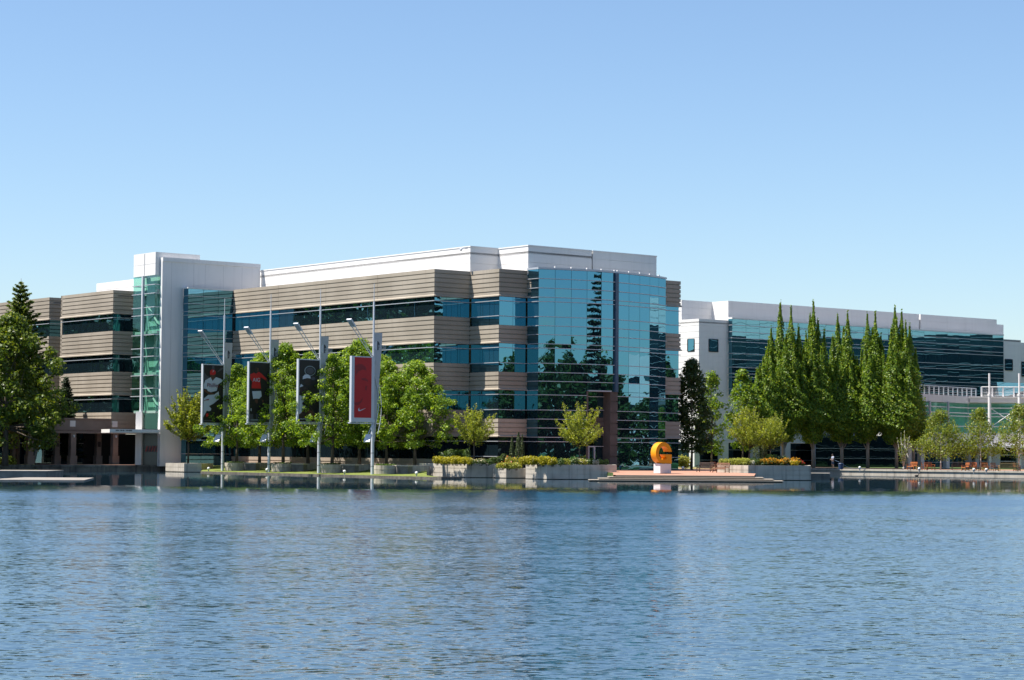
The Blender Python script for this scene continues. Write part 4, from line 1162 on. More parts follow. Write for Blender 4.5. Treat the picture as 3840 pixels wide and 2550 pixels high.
# --- young golden trees
t = vase("young_tree", "loose yellow green tree in front of the white slab wall", 21, 8.9, 2.75, 3.0, 46, 120, L_YELLOW, .11, .11)
p = at(705, 1735, 239.5); put(t, (p.x, p.y, PZ), 0)
gold = vase("young_tree", "young golden tree in the wide planter left of the small rose planter", 22, 6.1, 2.25, 2.1, 34, 110, L_YELLOW, .075, .075)
p = at(1777, 1720, 207.5); put(gold, (p.x, p.y, 1.33), .6, .98)
gold2 = vase("young_tree", "young golden tree in the wide planter left of the steps", 23, 6.3, 2.4, 2.0, 36, 110, L_YELLOW, .075, .075)
p = at(2173, 1725, 201.5); put(gold2, (p.x, p.y, 1.35), 1.9, .98)
p = at(2811, 1730, 207.5); copy_tree(gold2, (p.x, p.y, 1.4), "young golden tree nearest the wooden bench, in the amber flower planter", 3.4, .95)
p = at(2889, 1720, 209.5); copy_tree(gold, (p.x, p.y, 1.4), "smaller golden tree beside the dark cypresses in the amber flower planter", 4.5, .88)

# --- shaded trees beside the white building
d1 = decid("shade_tree", "dark shaded tree against the right corner of the glass front", "tree", 31, 12.4, 2.3, 1.9, 190, 100, 0, L_DARK, shape=.72, cr=(.5, .85), leaf=.15, trunk=.13)  # darker leaf colour stands in for the main building's shade
p = at(2593, 1760, 233.0); put(d1, (p.x, p.y, PZ))
d2 = decid("shade_tree", "slim half lit tree before the white wall with square windows", "tree", 32, 12.0, 1.7, 1.9, 90, 80, 0, L_HORN, shape=.75, cr=(.4, .75), leaf=.15, trunk=.12)
p = at(2668, 1742, 254.0); put(d2, (p.x, p.y, PZ))
d3 = decid("shade_tree", "bushy lit tree behind the young golden tree right of the bench", "tree", 33, 12.3, 2.0, 2.2, 105, 85, 0, L_HORN, shape=.75, cr=(.45, .8), leaf=.16, trunk=.12)
p = at(2784, 1745, 256.0); put(d3, (p.x, p.y, PZ))

# --- columnar hornbeams
HG = "columnar hornbeams along the right shore"
hdef = [(2938, 262, [(-.4, 20.6), (.9, 19.9), (-1.5, 17.4), (1.9, 17.6)], 3.2, "broad columnar tree with two tips, left end of the tall row"),
        (3050, 264, [(.0, 20.9), (.6, 18.6), (-.9, 16.8)], 2.6, "tallest columnar tree, second of the tall row"),
        (3157, 266, [(-.45, 19.3), (.7, 19.6), (1.5, 14.5)], 2.5, "columnar tree with a split top behind the standing gardener"),
        (3254, 266, [(-.0, 19.5), (.95, 19.6), (1.7, 16.8)], 2.5, "columnar tree with twin tips, fourth of the tall row"),
        (3362, 265, [(-.1, 20.4), (.75, 19.8), (1.65, 18.0)], 2.6, "columnar tree at the right end of the tall row, with three tips")]
for i, (px, Y, tips, R, lab) in enumerate(hdef):
    t = column_tree("hornbeam_tree", lab, 41 + i, spires_for(50 + i, tips, R, 3.4, 19), 2.6, L_HORN, group=HG)
    p = at(px, 1750, Y); put(t, (p.x, p.y, PZ))
p = at(2862, 1750, 259)
t = column_tree("hornbeam_tree", "shorter columnar tree in front of the dark glass, left of the tall row", 47, spires_for(58, [(0, 13.5), (.9, 14.4)], 1.8, 3.0, 13), 2.2, L_HORN, group=HG); put(t, (p.x, p.y, PZ))
p = at(3425, 1750, 268)
t = column_tree("hornbeam_tree", "low columnar tree against the left side of the green pavilion", 48, spires_for(59, [(0, 13.0), (-.7, 11.4)], 1.5, 3.4, 11), 2.2, L_HORN, group=HG); put(t, (p.x, p.y, PZ))

# --- birches
BG = "birches on the bench terrace"
b1 = decid("birch_tree", "broad birch behind the two orange benches", "tree", 61, 7.4, 2.9, 2.1, 150, 105, 0, L_BIRCH, M_BIRCHB, .085, .6, (.45, .8), .115, BG, .1, .8, 1.3)
p = at(3527, 1758, 255.5); put(b1, (p.x, p.y, PZ), 0, 1.0)
b2 = decid("birch_tree", "birch beside the white mast, above the small table", "tree", 62, 7.6, 2.2, 2.1, 110, 105, 0, L_BIRCH, M_BIRCHB, .085, .6, (.45, .75), .115, BG, .1, .8, 1.3)
p = at(3676, 1756, 257.0); put(b2, (p.x, p.y, PZ), 0, 1.0)
p = at(3822, 1756, 255.0); copy_tree(b2, (p.x, p.y, PZ), "sparse birch behind the long yellow bench", 2.2, 1.06)
# three slim pale stems at the left end of the bench terrace
p = at(3388, 1745, 262)
t = vase("multi_stem_tree", "clump of slim white stems left of the orange benches", 66, 5.0, .8, .3, 7, 60, L_BIRCH, .08, .1, bark=M_BIRCHB); put(t, (p.x, p.y, PZ))

# --- left edge
t = decid("ash_tree", "big spreading tree in front of the low colonnade at the left edge", "tree", 71, 17.0, 6.6, 2.4, 230, 74, 0, L_LEFT, shape=.62, cr=(.7, 1.35), leaf=.21, trunk=.32, nl=40)
p = at(18, 1745, 231.0); put(t, (p.x, p.y, PZ))
t = conifer("fir_tree", "tall loose fir rising behind the big tree at the left edge", 72, 21.4, 5.2, 4, L_LEFT, 30, 420, .2, droop=-.22, power=.72)
p = at(66, 1740, 241.5); put(t, (p.x, p.y, PZ))
t = conifer("fir_tree", "small dark fir behind the colonnade roof against the tan wing", 73, 10.6, 2.5, 1.0, L_FIR, 30, 300, .2, droop=.0)
p = at(243, 1740, 252.5); put(t, (p.x, p.y, PZ))
t = decid("ash_tree", "dense tree behind the fir, before the far left tan wing", "tree", 74, 11.5, 3.4, 2, 120, 70, 0, L_LEFT, cr=(.6, 1.1), leaf=.2, trunk=.2)
p = at(128, 1740, 252); put(t, (p.x, p.y, PZ))

# --- trees across the water that the glass mirrors
RG = "far shore trees mirrored in the glass"
far1 = conifer("fir_tree", "very tall fir mirrored as a dark strip in the bowed glass", 81, 29.5, 4.8, 2.0, L_FIR, 30, 190, .32, group=RG)
put(far1, (66, 196.5, PZ))
ftree = decid("oak_tree", "", "tree", 83, 15.0, 5.2, .9, 150, 46, 0, L_DARK, cr=(.9, 1.6), leaf=.3, trunk=.3, group=RG)
fdark = conifer("fir_tree", "", 84, 21.0, 3.8, 1.5, L_FIR, 24, 150, .32, group=RG)
k = 0
def far(root, first, x, y, s, rz, lab):
    if first: root["label"] = lab; put(root, (x, y, PZ - .1), rz, s)
    else: copy_tree(root, (x, y, PZ - .1), lab, rz, s)
WHERE = ["first", "second", "third", "fourth", "fifth", "sixth", "seventh", "eighth", "ninth", "tenth", "eleventh", "twelfth", "thirteenth", "fourteenth", "fifteenth", "sixteenth", "seventeenth", "eighteenth", "nineteenth", "twentieth", "last but one", "last"]
rf = random.Random(77)
fan = [(-58, 84, 1.25, 0), (-53, 78, 1.4, 0), (-50, 92, 1.3, 1), (-47, 82, 1.25, 0), (-44, 88, 1.05, 1), (-42, 80, 1.3, 0), (-38, 84, 1.35, 0), (-36, 92, .98, 1), (-33, 78, 1.25, 0), (-29, 84, 1.3, 0), (-26, 78, 1.2, 0), (-17, 80, 1.2, 0), (-13, 74, .95, 1), (-11, 84, 1.3, 0), (-7, 74, 1.15, 0), (-3, 82, 1.2, 0), (2, 78, 1.05, 0), (7, 82, 1.1, 0), (12, 84, .9, 0), (17, 80, .75, 0)]
for i, (an, d, s, q) in enumerate(fan):
    x, y = 10 + d * math.cos(math.radians(an)), 221 + d * math.sin(math.radians(an))
    far(fdark if q else ftree, i in (0, 2), x, y, s * .87, i * 1.3, ("fir" if q else "leafy") + f" tree of the right shore grove beyond the frame, {WHERE[i]} counted from the near bank")
for i, (x, y, s, q) in enumerate(((-76, 226, 1.45, 0), (-82, 236, 1.65, 0), (-80, 246, 1.5, 0), (-88, 230, 1.2, 1), (-90, 244, 1.7, 0), (-86, 256, 1.6, 0), (-96, 262, 1.2, 1), (-96, 252, 1.75, 0), (-94, 272, 1.7, 0), (-104, 282, 1.7, 0), (-84, 216, 1.3, 0), (-104, 240, 1.8, 0), (-112, 296, 1.7, 0))):
    copy_tree(fdark if q else ftree, (x, y, PZ - .1), ("fir" if q else "leafy") + f" tree of the grove beyond the left edge, {WHERE[i]} from the lake", i * .9, s)

for i in range(16):
    x = -75 + i * 10 + rf.uniform(-2, 2)
    copy_tree(fdark if i % 4 == 1 else ftree, (x, -70 + rf.uniform(-8, 8), -.1), ("fir" if i % 4 == 1 else "leafy") + f" tree on the bank behind the viewer, {WHERE[i]} along it", i * 1.1, rf.uniform(.85, 1.25))
kind(MB().prism([(-400, -400), (400, -400), (400, -58), (-400, -58)], -1, -.05 + .4).build("ground", M_GRASS), "structure")
# --- planter plantings
ORD = ["first", "second", "third", "fourth", "fifth", "sixth", "seventh", "eighth", "ninth", "tenth", "eleventh", "twelfth"]
g0 = bush("golden_shrub", "", 91, (.52, .5, .78), 700, L_GOLD, .055)
g0["used"] = 0
def row(proto, n, pxa, pxb, Y0, Y1, z, what, group, s=(.9, 1.1), seed=1):
    r = random.Random(seed)
    for i in range(n):
        t = i / max(1, n - 1); p = at(pxa + (pxb - pxa) * t, 1735, Y0 + (Y1 - Y0) * t + r.uniform(-.1, .1))
        lab = f"{what}, {ORD[i]} from the left"
        if not proto.get("used"):
            proto["used"] = 1; proto["label"] = lab; proto["group"] = group; put(proto, (p.x, p.y, z), r.uniform(0, 6), r.uniform(*s))
        else:
            copy_tree(proto, (p.x, p.y, z), lab, r.uniform(0, 6), r.uniform(*s), group)
row(g0, 9, 1640, 1758, 208.6, 205.3, 1.3, "golden shrub in the row along the left wide planter", "golden shrubs in the left wide planter")
row(g0, 7, 1962, 2072, 199.5, 198.6, 1.33, "golden shrub in the row along the planter left of the steps", "golden shrubs in the planter left of the steps", (1.0, 1.2), 2)
hedge = bush("laurel_hedge", "glossy green laurel hedge behind the golden shrubs", 92, (1.55, .8, 1.5), 2600, L_SHRUB, .085, "hedge", lump=16)
p = at(1703, 1700, 211.0); put(hedge, (p.x, p.y, 1.3), 0)
for seed, px, Y, z, sz, n, m, leaf, lab, fl, nf, fs in (
        (93, 1746, 209, 1.3, (.5, .5, 1.6), 700, L_SHRUB, .085, "tall green shrub left of the young golden tree", None, 0, 0),
        (94, 1768, 206.3, 1.3, (.55, .4, .55), 420, L_SHRUB, .06, "cream flowering plant left of the golden tree stem", L_CREAM, 140, .06),
        (95, 1803, 205.6, 1.3, (.75, .45, .55), 650, L_SHRUB, .06, "low plant with cream flowers right of the golden tree stem", L_CREAM, 120, .06),
        (96, 1829, 205.9, 1.3, (.55, .5, .6), 550, L_SHRUB, .06, "leafy green plant at the right end of the left wide planter", None, 0, 0),
        (97, 1858, 210, 1.0, (.8, .7, 1.25), 1000, L_DARK, .085, "dark green shrub behind the corner of the left wide planter", None, 0, 0),
        (98, 1888, 211, 1.0, (.9, .7, 1.3), 1000, L_DARK, .085, "dark green shrub left of the three slim cypresses", None, 0, 0),
        (101, 1884, 203.4, .9, (.7, .5, .62), 650, L_LIME, .06, "lime rose bush at the left of the small planter", L_AMBER, 30, .05),
        (102, 1908, 203.3, .9, (.7, .6, .75), 750, L_LIME, .06, "rose bush with pink blooms in the middle of the small planter", L_RED, 26, .05),
        (103, 1936, 203.2, .9, (.7, .6, .7), 700, L_LIME, .06, "lime rose bush at the right of the small planter", L_AMBER, 24, .05),
        (104, 1906, 205.0, .9, (.45, .4, 1.25), 380, L_LIME, .06, "taller rose bush with one bright red bloom", L_RED, 30, .075),
        (105, 1932, 205.2, .9, (.5, .4, 1.2), 420, L_LIME, .06, "taller rose bush with orange blooms before the cypresses", L_AMBER, 40, .06),
        (106, 2098, 199, 1.33, (.6, .5, .75), 600, L_SHRUB, .06, "leafy green plant right of the second golden shrub row", None, 0, 0),
        (107, 2126, 199.4, 1.33, (.55, .5, .65), 500, L_LIME, .06, "lime green plant left of the second young golden tree", None, 0, 0),
        (108, 2152, 199.8, 1.33, (.7, .5, .75), 600, L_SHRUB, .07, "strappy green plant at the stem of the golden tree by the steps", L_CREAM, 30, .05),
        (109, 2185, 200, 1.33, (.6, .5, .6), 550, L_LIME, .06, "pale spotted plant right of the golden tree stem by the steps", L_CREAM, 90, .06),
        (110, 2213, 200.5, 1.33, (.6, .5, .8), 650, L_SHRUB, .07, "round green plant left of the silver bush", None, 0, 0),
        (111, 2236, 200.2, 1.33, (.42, .4, .62), 420, L_SILVER, .055, "round silver white bush near the end of the planter by the steps", None, 0, 0),
        (112, 2263, 201, 1.33, (.6, .5, .65), 550, L_SHRUB, .06, "grassy green plant at the right end of the planter by the steps", None, 0, 0)):
    t = bush("rose_bush" if "rose" in lab else "shrub", lab, seed, sz, n, m, leaf, "rose bush" if "rose" in lab else "shrub", fl, nf, fs)
    p = at(px, 1735, Y); put(t, (p.x, p.y, z))
g1 = bush("lime_plant", "", 113, (.5, .5, .72), 620, L_LIME, .06)
row(g1, 8, 2712, 2798, 206.6, 203.8, 1.36, "lime green plant in the row behind the wooden bench", "lime plants behind the wooden bench", (.9, 1.15), 3)
g2 = bush("amber_flower", "", 114, (.5, .5, .72), 420, L_SHRUB, .06, "flower", L_AMBER, 260, .06)
row(g2, 8, 2858, 2985, 204.6, 206.4, 1.36, "amber flower clump in the right planter", "amber flowers in the right planter", (.9, 1.2), 4)
for seed, px, Y, sz, n, m, lab, fl, nf in ((115, 2818, 203.8, (.45, .4, .5), 380, L_SILVER, "pale pink tinged plant beside the golden tree stem in the right planter", L_CREAM, 60),
                                           (116, 2842, 204.3, (.8, .5, .75), 800, L_SHRUB, "dark green strappy plant in the middle of the right planter", None, 0),
                                           (117, 2890, 208.2, (.8, .6, 1.2), 800, L_SHRUB, "bright green shrub behind the amber flowers, left one", None, 0),
                                           (118, 2925, 208.2, (.9, .6, 1.05), 800, L_SHRUB, "bright green shrub behind the amber flowers, right one", None, 0),
                                           (119, 2980, 205.6, (.5, .4, .6), 420, L_GOLD, "yellow flowered plant at the right of the amber flowers", L_AMBER, 80),
                                           (120, 3005, 206.4, (.35, .3, .55), 240, L_SHRUB, "small plant with red blooms at the right planter end", L_RED, 46)):
    t = bush("shrub", lab, seed, sz, n, m, .065, "shrub", fl, nf, .06)
    p = at(px, 1735, Y); put(t, (p.x, p.y, 1.36))
t = bush("shrub", "round yellow green shrub on the lawn behind the orange letter", 121, (1.0, .9, 1.6), 1300, L_LIME, .09)
p = at(2571, 1750, 243); put(t, (p.x, p.y, PZ))
t = bush("shrub", "dark green shrub under the big tree at the left edge", 122, (1.6, 1.0, 1.3), 1300, L_LEFT, .1)
p = at(30, 1755, 236); put(t, (p.x, p.y, .4))
# slim cypresses
def cypress(label, seed, H, R, m=L_CYP):
    rs = np.random.RandomState(seed); root = thing("cypress", label, "tree", (0, 0, 0), None)
    k = int(1500 * H * R / 1.6); h = rs.rand(k); a = rs.uniform(0, 6.283, k)
    r = R * np.clip(np.sin(np.pi * np.clip(h * .94 + .06, 0, 1) ** .6) ** .7, .04, None) * rs.uniform(.55, 1, k) ** .5 * (1 + .15 * np.sin(a * 4 + h * 15))
    B = MB(); B.tube([(0, 0, -.1), (0, 0, H * .9)], [.06, .01], 6); B.build("trunk", M_BARK, root, world=False)
    link("crown", leaves_mesh("crown", np.stack([np.cos(a) * r, np.sin(a) * r, H * (.04 + .96 * h)], 1), np.stack([np.cos(a), np.sin(a), np.full(k, .3)], 1) + rs.normal(size=(k, 3)) * .4, .07, m, rs, aspect=.45), root, world=False)
    return root
for px, Y, H, R, lab, sd in ((1920, 207.5, 3.15, .28, "slim cypress standing a little apart, left of the trio", 131), (1944, 207, 3.5, .38, "tallest slim cypress, middle of the trio by the rose planter", 132), (1958, 208, 3.3, .26, "narrow cypress close to the right of the tallest one", 133)):
    t = cypress(lab, sd, H, R); p = at(px, 1725, Y); put(t, (p.x, p.y, 1.0))
for px, Y, H, R, lab, sd in ((2842, 211, 2.9, .5, "stout dark cypress between the two right golden trees", 134), (2866, 211.5, 3.1, .34, "dark cypress just left of the smaller right golden tree", 135)):
    t = cypress(lab, sd, H, R); p = at(px, 1720, Y); put(t, (p.x, p.y, 1.4))

# ------------------------------------------------------------------ banner masts
BRZ = math.atan2(.69, .72)
C_ = lambda r, g, b, n: mat(n, lin(r, g, b), .55)
PC = {"black": C_(22, 22, 27, "print_black"), "grey": C_(74, 74, 82, "print_grey"), "white": C_(205, 210, 220, "print_white"), "red": C_(212, 28, 36, "print_red"), "skin": C_(92, 58, 46, "print_brown"),
      "dskin": C_(46, 30, 27, "print_dark_brown"), "silver": C_(140, 150, 155, "print_silver"), "deep": C_(150, 22, 30, "print_deep_red"), "plain": C_(196, 22, 28, "print_plain_red"), "lime": C_(170, 200, 120, "print_lime"), "ink": C_(120, 30, 40, "print_ink")}
PK = list(PC)
BX0, BX1, BZ0, BZ1 = -2.80, -.14, 5.20, 11.55
def ell(cx, cy, rx, ry, n=18):
    return [(cx + rx * math.cos(2 * math.pi * k / n), cy + ry * math.sin(2 * math.pi * k / n)) for k in range(n)]
def mast(label, px, shapes, win, border=False, text=None):
    p = along(PL0, D1, px, 1765)
    r = thing("banner_mast", label, "banner mast", (p[0], p[1], .27), "white banner masts on the lawn", BRZ)
    B = MB(); B.tube([(0, 0, -.4), (0, 0, .62), (0, 0, 5.3)], [.165, .165, .16], 16); B.tube([(0, 0, 5.3), (0, 0, 17.05)], [.12, .095], 14)
    B.lathe((0, 0, 5.1), [(.24, 0), (.24, .32)], 16)
    pole = B.build("pole", M_STEEL, r, world=False, smooth=False)
    MB().lathe((0, 0, .72), [(.17, 0), (.17, .12)], 16).lathe((0, 0, 2.05), [(.17, 0), (.17, .1)], 16).build("clamp_band", M_POST, pole, world=False)
    MB().tube([(0, 0, 17.0), (0, 0, 17.2), (0, 0, 18.9)], [.06, .04, .028], 8).build("spire", M_STEEL, r, world=False)
    B = MB()
    B.box(((BX0 + BX1) / 2 - .02, 0, (BZ0 + BZ1) / 2), (BX1 - BX0 + .14, .30, BZ1 - BZ0 + .12))
    B.box((-.02, .0, (BZ0 + BZ1) / 2), (.16, .26, BZ1 - BZ0))
    ban = B.build("banner_frame", M_STEEL, r, world=False)
    x0, x1, y0, y1 = win                                                        # print window in sight-picture units
    bl, br, bb_ = ((.27, .20, .36) if border else (.03, .02, .03))
    U = lambda q: BX0 + bl + (q[0] - x0) / (x1 - x0) * (BX1 - BX0 - bl - br)
    Z = lambda q: BZ0 + bb_ + (y1 - q[1]) / (y1 - y0) * (BZ1 - BZ0 - bb_ - .04)
    B = MB()
    for k, (c, pts) in enumerate(shapes):
        yy = -.154 - .0035 * k
        B.poly([(U(q), yy, Z(q)) for q in pts], PK.index(c))
    pr = B.build("banner_print", [PC[k] for k in PK], ban, world=False, fix=False)
    for (s, tx, ty, size, c, shear) in (text or []):
        cu = bpy.data.curves.new("lettering", 'FONT'); cu.body = s; cu.size = size; cu.shear = shear; cu.align_x = 'CENTER'; cu.extrude = .001
        tmp = bpy.data.objects.new("lettering", cu); COL.objects.link(tmp); bpy.context.view_layer.update()
        me = bpy.data.meshes.new_from_object(tmp); bpy.data.objects.remove(tmp); me.materials.clear(); me.materials.append(PC[c])
        o = bpy.data.objects.new("lettering", me); COL.objects.link(o); o.parent = pr
        o.location = (U((tx, ty)), -.154 - .0035 * (len(shapes) + 1), Z((tx, ty))); o.rotation_euler = (math.pi / 2, 0, 0)
    # bracket arms, two floodlights on struts, the pierced fin and the bowed tubes
    B = MB()
    B.tube([(-3.0, -.12, 5.02), (.05, -.12, 5.02)], .055, 8); B.tube([(-3.0, .14, 5.05), (1.1, .14, 5.0)], .035, 8); B.box((-2.95, 0, 5.05), (.14, .4, .1)); B.box((1.1, .14, 5.0), (.22, .08, .08))
    B.build("bracket", M_STEEL, r, world=False)
    def flood(s, e, sep, size, nm, tiltx):
        s, e = Vector(s), Vector(e); d = (e - s).normalized(); side = Vector((d.y, -d.x, 0)).normalized() * sep
        A = MB(); A.tube([s + side * .4, e + side], .04, 6); A.tube([s - side * .4, e - side], .04, 6)
        arm = A.build(nm + "_arm", M_STEEL, r, world=False)
        up = side.cross(d).normalized()
        R = Matrix((side.normalized(), d, up)).transposed()
        H = MB(); n = len(H.v)
        c = e + d * .3
        H.box(c, (size[0], size[1], size[2]), 0, 0, R)
        hd = H.build(nm, M_STEEL, arm, world=False)
        G = MB(); G.box(c - up * (size[2] / 2 + .004), (size[0] * .8, size[1] * .72, .02), 0, 0, R); G.build("lamp_lens", mat("lamp_lens", (.42, .43, .45), .25), hd, world=False)
    flood((-.15, -.05, 11.6), (-3.1, -.5, 14.6), .24, (.62, 1.0, .14), "floodlight", 0)
    flood((-.05, -.1, 5.05), (-1.15, -.75, 3.75), .12, (.62, 1.0, .14), "floodlight", 0)
    B = MB()
    fin = [(.10, 14.05), (1.18, 14.05), (1.10, 12.4), (.92, 10.2), (.70, 8.0), (.55, 5.5), (.34, 3.2), (.10, 3.2)]
    B.poly([(x, .06, z) for x, z in fin]); B.poly([(x, .10, z) for x, z in reversed(fin)])
    for k in range(len(fin)):
        a, c = fin[k], fin[(k + 1) % len(fin)]; B.poly([(a[0], .06, a[1]), (a[0], .10, a[1]), (c[0], .10, c[1]), (c[0], .06, c[1])])
    f = B.build("fin_panel", M_FIN, r, world=False)
    B = MB(); cz = 12.75
    B.poly([(.50 + .36 * math.cos(t), .055, cz + .46 * math.sin(t)) for t in np.linspace(math.pi / 2, 3 * math.pi / 2, 14)], 0)
    B.poly([(.52 + .34 * math.cos(t), .055, cz + .46 * math.sin(t)) for t in np.linspace(-math.pi / 2, math.pi / 2, 14)], 1)
    for k in (-1, 0, 1):
        B.box((1.12, .03, cz + k * .14 - .1), (1.0, .04, .05), 0, 0)
    B.build("emblem", [M_STEEL, M_EMB], f, world=False)
    B = MB()
    B.tube([(.12 + .62 * math.sin(math.pi * t) * (1.1 - .2 * t), -.02, 9.9 - 5.6 * t) for t in np.linspace(0, 1, 12)], .045, 6)
    B.tube([(.80 + .55 * math.sin(math.pi * t * .9 + .1), .3, 9.4 - 5.4 * t) for t in np.linspace(0, 1, 12)], .03, 6)
    B.tube([(.1, -.02, 11.45), (.95, .2, 9.5)], .02, 5)
    B.build("bow_tube", M_STEEL, r, world=False)
    return r
M_FIN = mat("pierced_steel", (.50, .52, .54), .5, .2); M_EMB = mat("emblem_dark", (.04, .045, .06), .5)
bgp = lambda w: ("black", [(w[0], w[3]), (w[1], w[3]), (w[1], w[2]), (w[0], w[2])])
w1 = (130, 535, 150, 1345)
mast("mast farthest along the row, with a banner of a baseball player in white", 834, [bgp(w1),
    ("grey", [(135, 300), (190, 370), (270, 410), (230, 430), (150, 470), (135, 480)]), ("grey", [(300, 160), (340, 160), (355, 250), (290, 250)]), ("grey", [(400, 290), (470, 210), (530, 190), (530, 215), (470, 260), (420, 290)]),
    ("white", [(135, 560), (160, 470), (275, 402), (310, 480), (380, 395), (490, 432), (532, 470), (430, 545), (400, 680), (230, 725), (200, 655), (135, 640)]),
    ("white", [(135, 850), (225, 770), (350, 760), (440, 690), (450, 850), (335, 950), (245, 1000), (290, 1050), (250, 1110), (200, 1100), (130, 1235)]),
    ("skin", [(255, 345), (368, 338), (360, 415), (312, 478), (278, 420)]), ("skin", [(135, 648), (205, 690), (345, 735), (345, 755), (250, 772), (180, 725), (135, 690)]),
    ("red", ell(312, 300, 60, 58)), ("red", [(250, 330), (372, 310), (372, 335), (258, 352)]), ("deep", [(235, 880), (245, 850), (180, 870), (135, 905), (135, 890)]), ("red", [(180, 1160), (228, 1150), (238, 1205), (192, 1232)]), ("white", [(210, 1040), (290, 1045), (280, 1095), (215, 1105)]),
    ("grey", [(140, 1290), (330, 1285), (332, 1312), (142, 1318)])], w1, text=[("Phillies", 318, 608, .62, "ink", .18), ("P", 318, 300, .34, "white", .1)])
w2 = (1090, 1512, 100, 1345)
mast("second mast from the white slab wall, with a banner of a footballer in red", 1008, [bgp(w2),
    ("red", [(1100, 350), (1180, 310), (1215, 335), (1280, 290), (1340, 330), (1450, 430), (1430, 465), (1320, 400), (1310, 500), (1330, 640), (1130, 640), (1140, 500), (1100, 440)]),
    ("dskin", ell(1235, 245, 48, 62)), ("skin", [(1240, 215), (1278, 215), (1270, 280), (1245, 290)]), ("skin", [(1425, 430), (1465, 440), (1480, 520), (1440, 500)]),
    ("white", [(1140, 700), (1330, 690), (1345, 800), (1290, 855), (1165, 860)]), ("skin", [(1190, 855), (1262, 850), (1268, 930), (1240, 965), (1210, 920)]), ("skin", [(1340, 860), (1385, 880), (1385, 950), (1362, 930)]),
    ("grey", [(1095, 1180), (1512, 1140), (1512, 1345), (1095, 1345)]), ("black", [(1150, 1000), (1200, 1010), (1235, 1280), (1175, 1285)]), ("black", [(1290, 880), (1350, 890), (1350, 1050), (1300, 1130), (1270, 1060)]),
    ("white", ell(1362, 1185, 58, 62)), ("deep", [(1305, 1150), (1320, 1140), (1330, 1240), (1315, 1230)]), ("white", [(1112, 1060), (1130, 1060), (1128, 1120), (1115, 1110)]), ("silver", [(1110, 1290), (1380, 1282), (1380, 1305), (1110, 1312)])],
    w2, text=[("AIG", 1225, 500, .58, "white", 0)])
w3 = (150, 522, 235, 1362)
mast("third mast of the row, with a banner of a tennis player in white", 1195, [bgp(w3),
    ("silver", ell(345, 430, 103, 92)), ("black", ell(348, 432, 90, 78)), ("grey", ell(345, 430, 72, 60)), ("grey", ell(405, 570, 38, 30)),
    ("dskin", ell(300, 630, 58, 70)), ("white", [(210, 590), (212, 540), (250, 502), (310, 498), (352, 530), (356, 572), (290, 565)]),
    ("white", [(155, 735), (180, 675), (225, 710), (165, 740)]), ("dskin", [(155, 740), (230, 710), (300, 750), (330, 860), (420, 930), (500, 890), (518, 915), (440, 960), (350, 965), (265, 890), (155, 885)]),
    ("white", [(152, 885), (262, 882), (302, 945), (205, 1020), (202, 1050), (278, 1075), (240, 1150), (152, 1232)]),
    ("skin", [(275, 1090), (345, 1140), (400, 1180), (435, 1245), (440, 1355), (415, 1355), (395, 1260), (330, 1200), (235, 1180), (160, 1270), (158, 1235)]), ("dskin", [(160, 1245), (240, 1170), (340, 1215), (390, 1275), (410, 1355), (160, 1300)]),
    ("silver", [(165, 1305), (300, 1300), (300, 1320), (165, 1325)]), ("lime", ell(318, 1330, 44, 34))], w3)
w4 = (1155, 1492, 178, 1278)
mast("nearest mast of the row, with a plain red banner and white tick", 1396, [("plain", [(w4[0], w4[3]), (w4[1], w4[3]), (w4[1], w4[2]), (w4[0], w4[2])]),
    ("deep", [(1165, 340), (1230, 300), (1310, 305), (1380, 360), (1390, 420), (1320, 400), (1230, 440), (1180, 520)]), ("deep", [(1290, 560), (1370, 550), (1420, 590), (1425, 620), (1360, 600), (1300, 590)]), ("deep", [(1370, 690), (1410, 700), (1395, 780), (1360, 770)]), ("deep", [(1170, 1000), (1260, 990), (1330, 900), (1310, 980), (1240, 1050), (1165, 1055)]),
    ("white", [(1391, 1097), (1330, 1130), (1268, 1158), (1245, 1160), (1233, 1146), (1234, 1125), (1246, 1100), (1257, 1096), (1251, 1115), (1255, 1133), (1270, 1140), (1310, 1126)])], w4, border=True)

# ------------------------------------------------------------------ the orange letter on its plinth
gp = on(2497, 1772, PZ); gr = math.atan2(D2[1], D2[0])
gc = xy(on(2476, 1774.5, PZ))                               # front lower corner of the plinth
pl = thing("plinth", "white box plinth under the orange letter on the brick terrace", "plinth", (gc[0], gc[1], PZ), None, gr)
MB().box((.68, .45, .43), (1.36, .9, .86)).build("plinth_block", M_PLINTH, pl, world=False)
gl_ = thing("letter_sculpture", "big orange letter G standing on a white plinth by the lake steps", "sculpture", (gc[0], gc[1], PZ + .86), None, gr)
Rr, ri, hw = 1.0, .62, 1.0
outl = []
th0 = math.asin(.12)
for t in np.linspace(th0, math.radians(270 + 19), 44):
    outl.append((1 + Rr * math.cos(t), hw + Rr * math.sin(t)))
outl += [(1.40, 0.0), (2.0, 0.0), (2.0, .88), (1.12, .88), (1.40, .52)]
for t in np.linspace(math.radians(-50), -math.pi * 2 + math.asin(.12 / ri), 40):
    outl.append((1 + ri * math.cos(t), hw + ri * math.sin(t)))
b = bmesh.new(); gx = -.45
vs = [b.verts.new((x + gx + .0, .12, z)) for x, z in outl]
fc = b.faces.new(vs); b.normal_update()
ex = bmesh.ops.extrude_face_region(b, geom=[fc])
for v in [g for g in ex["geom"] if isinstance(g, bmesh.types.BMVert)]:
    v.co.y += .70
bmesh.ops.recalc_face_normals(b, faces=b.faces)
me = bpy.data.meshes.new("letter_body"); b.to_mesh(me); b.free(); me.materials.append(M_ORANGE)
lo = link("letter_body", me, gl_, world=False)
MB().box((.45, .45, .012), (.9, .6, .03)).build("foot_plate", M_PLINTH, gl_, world=False)

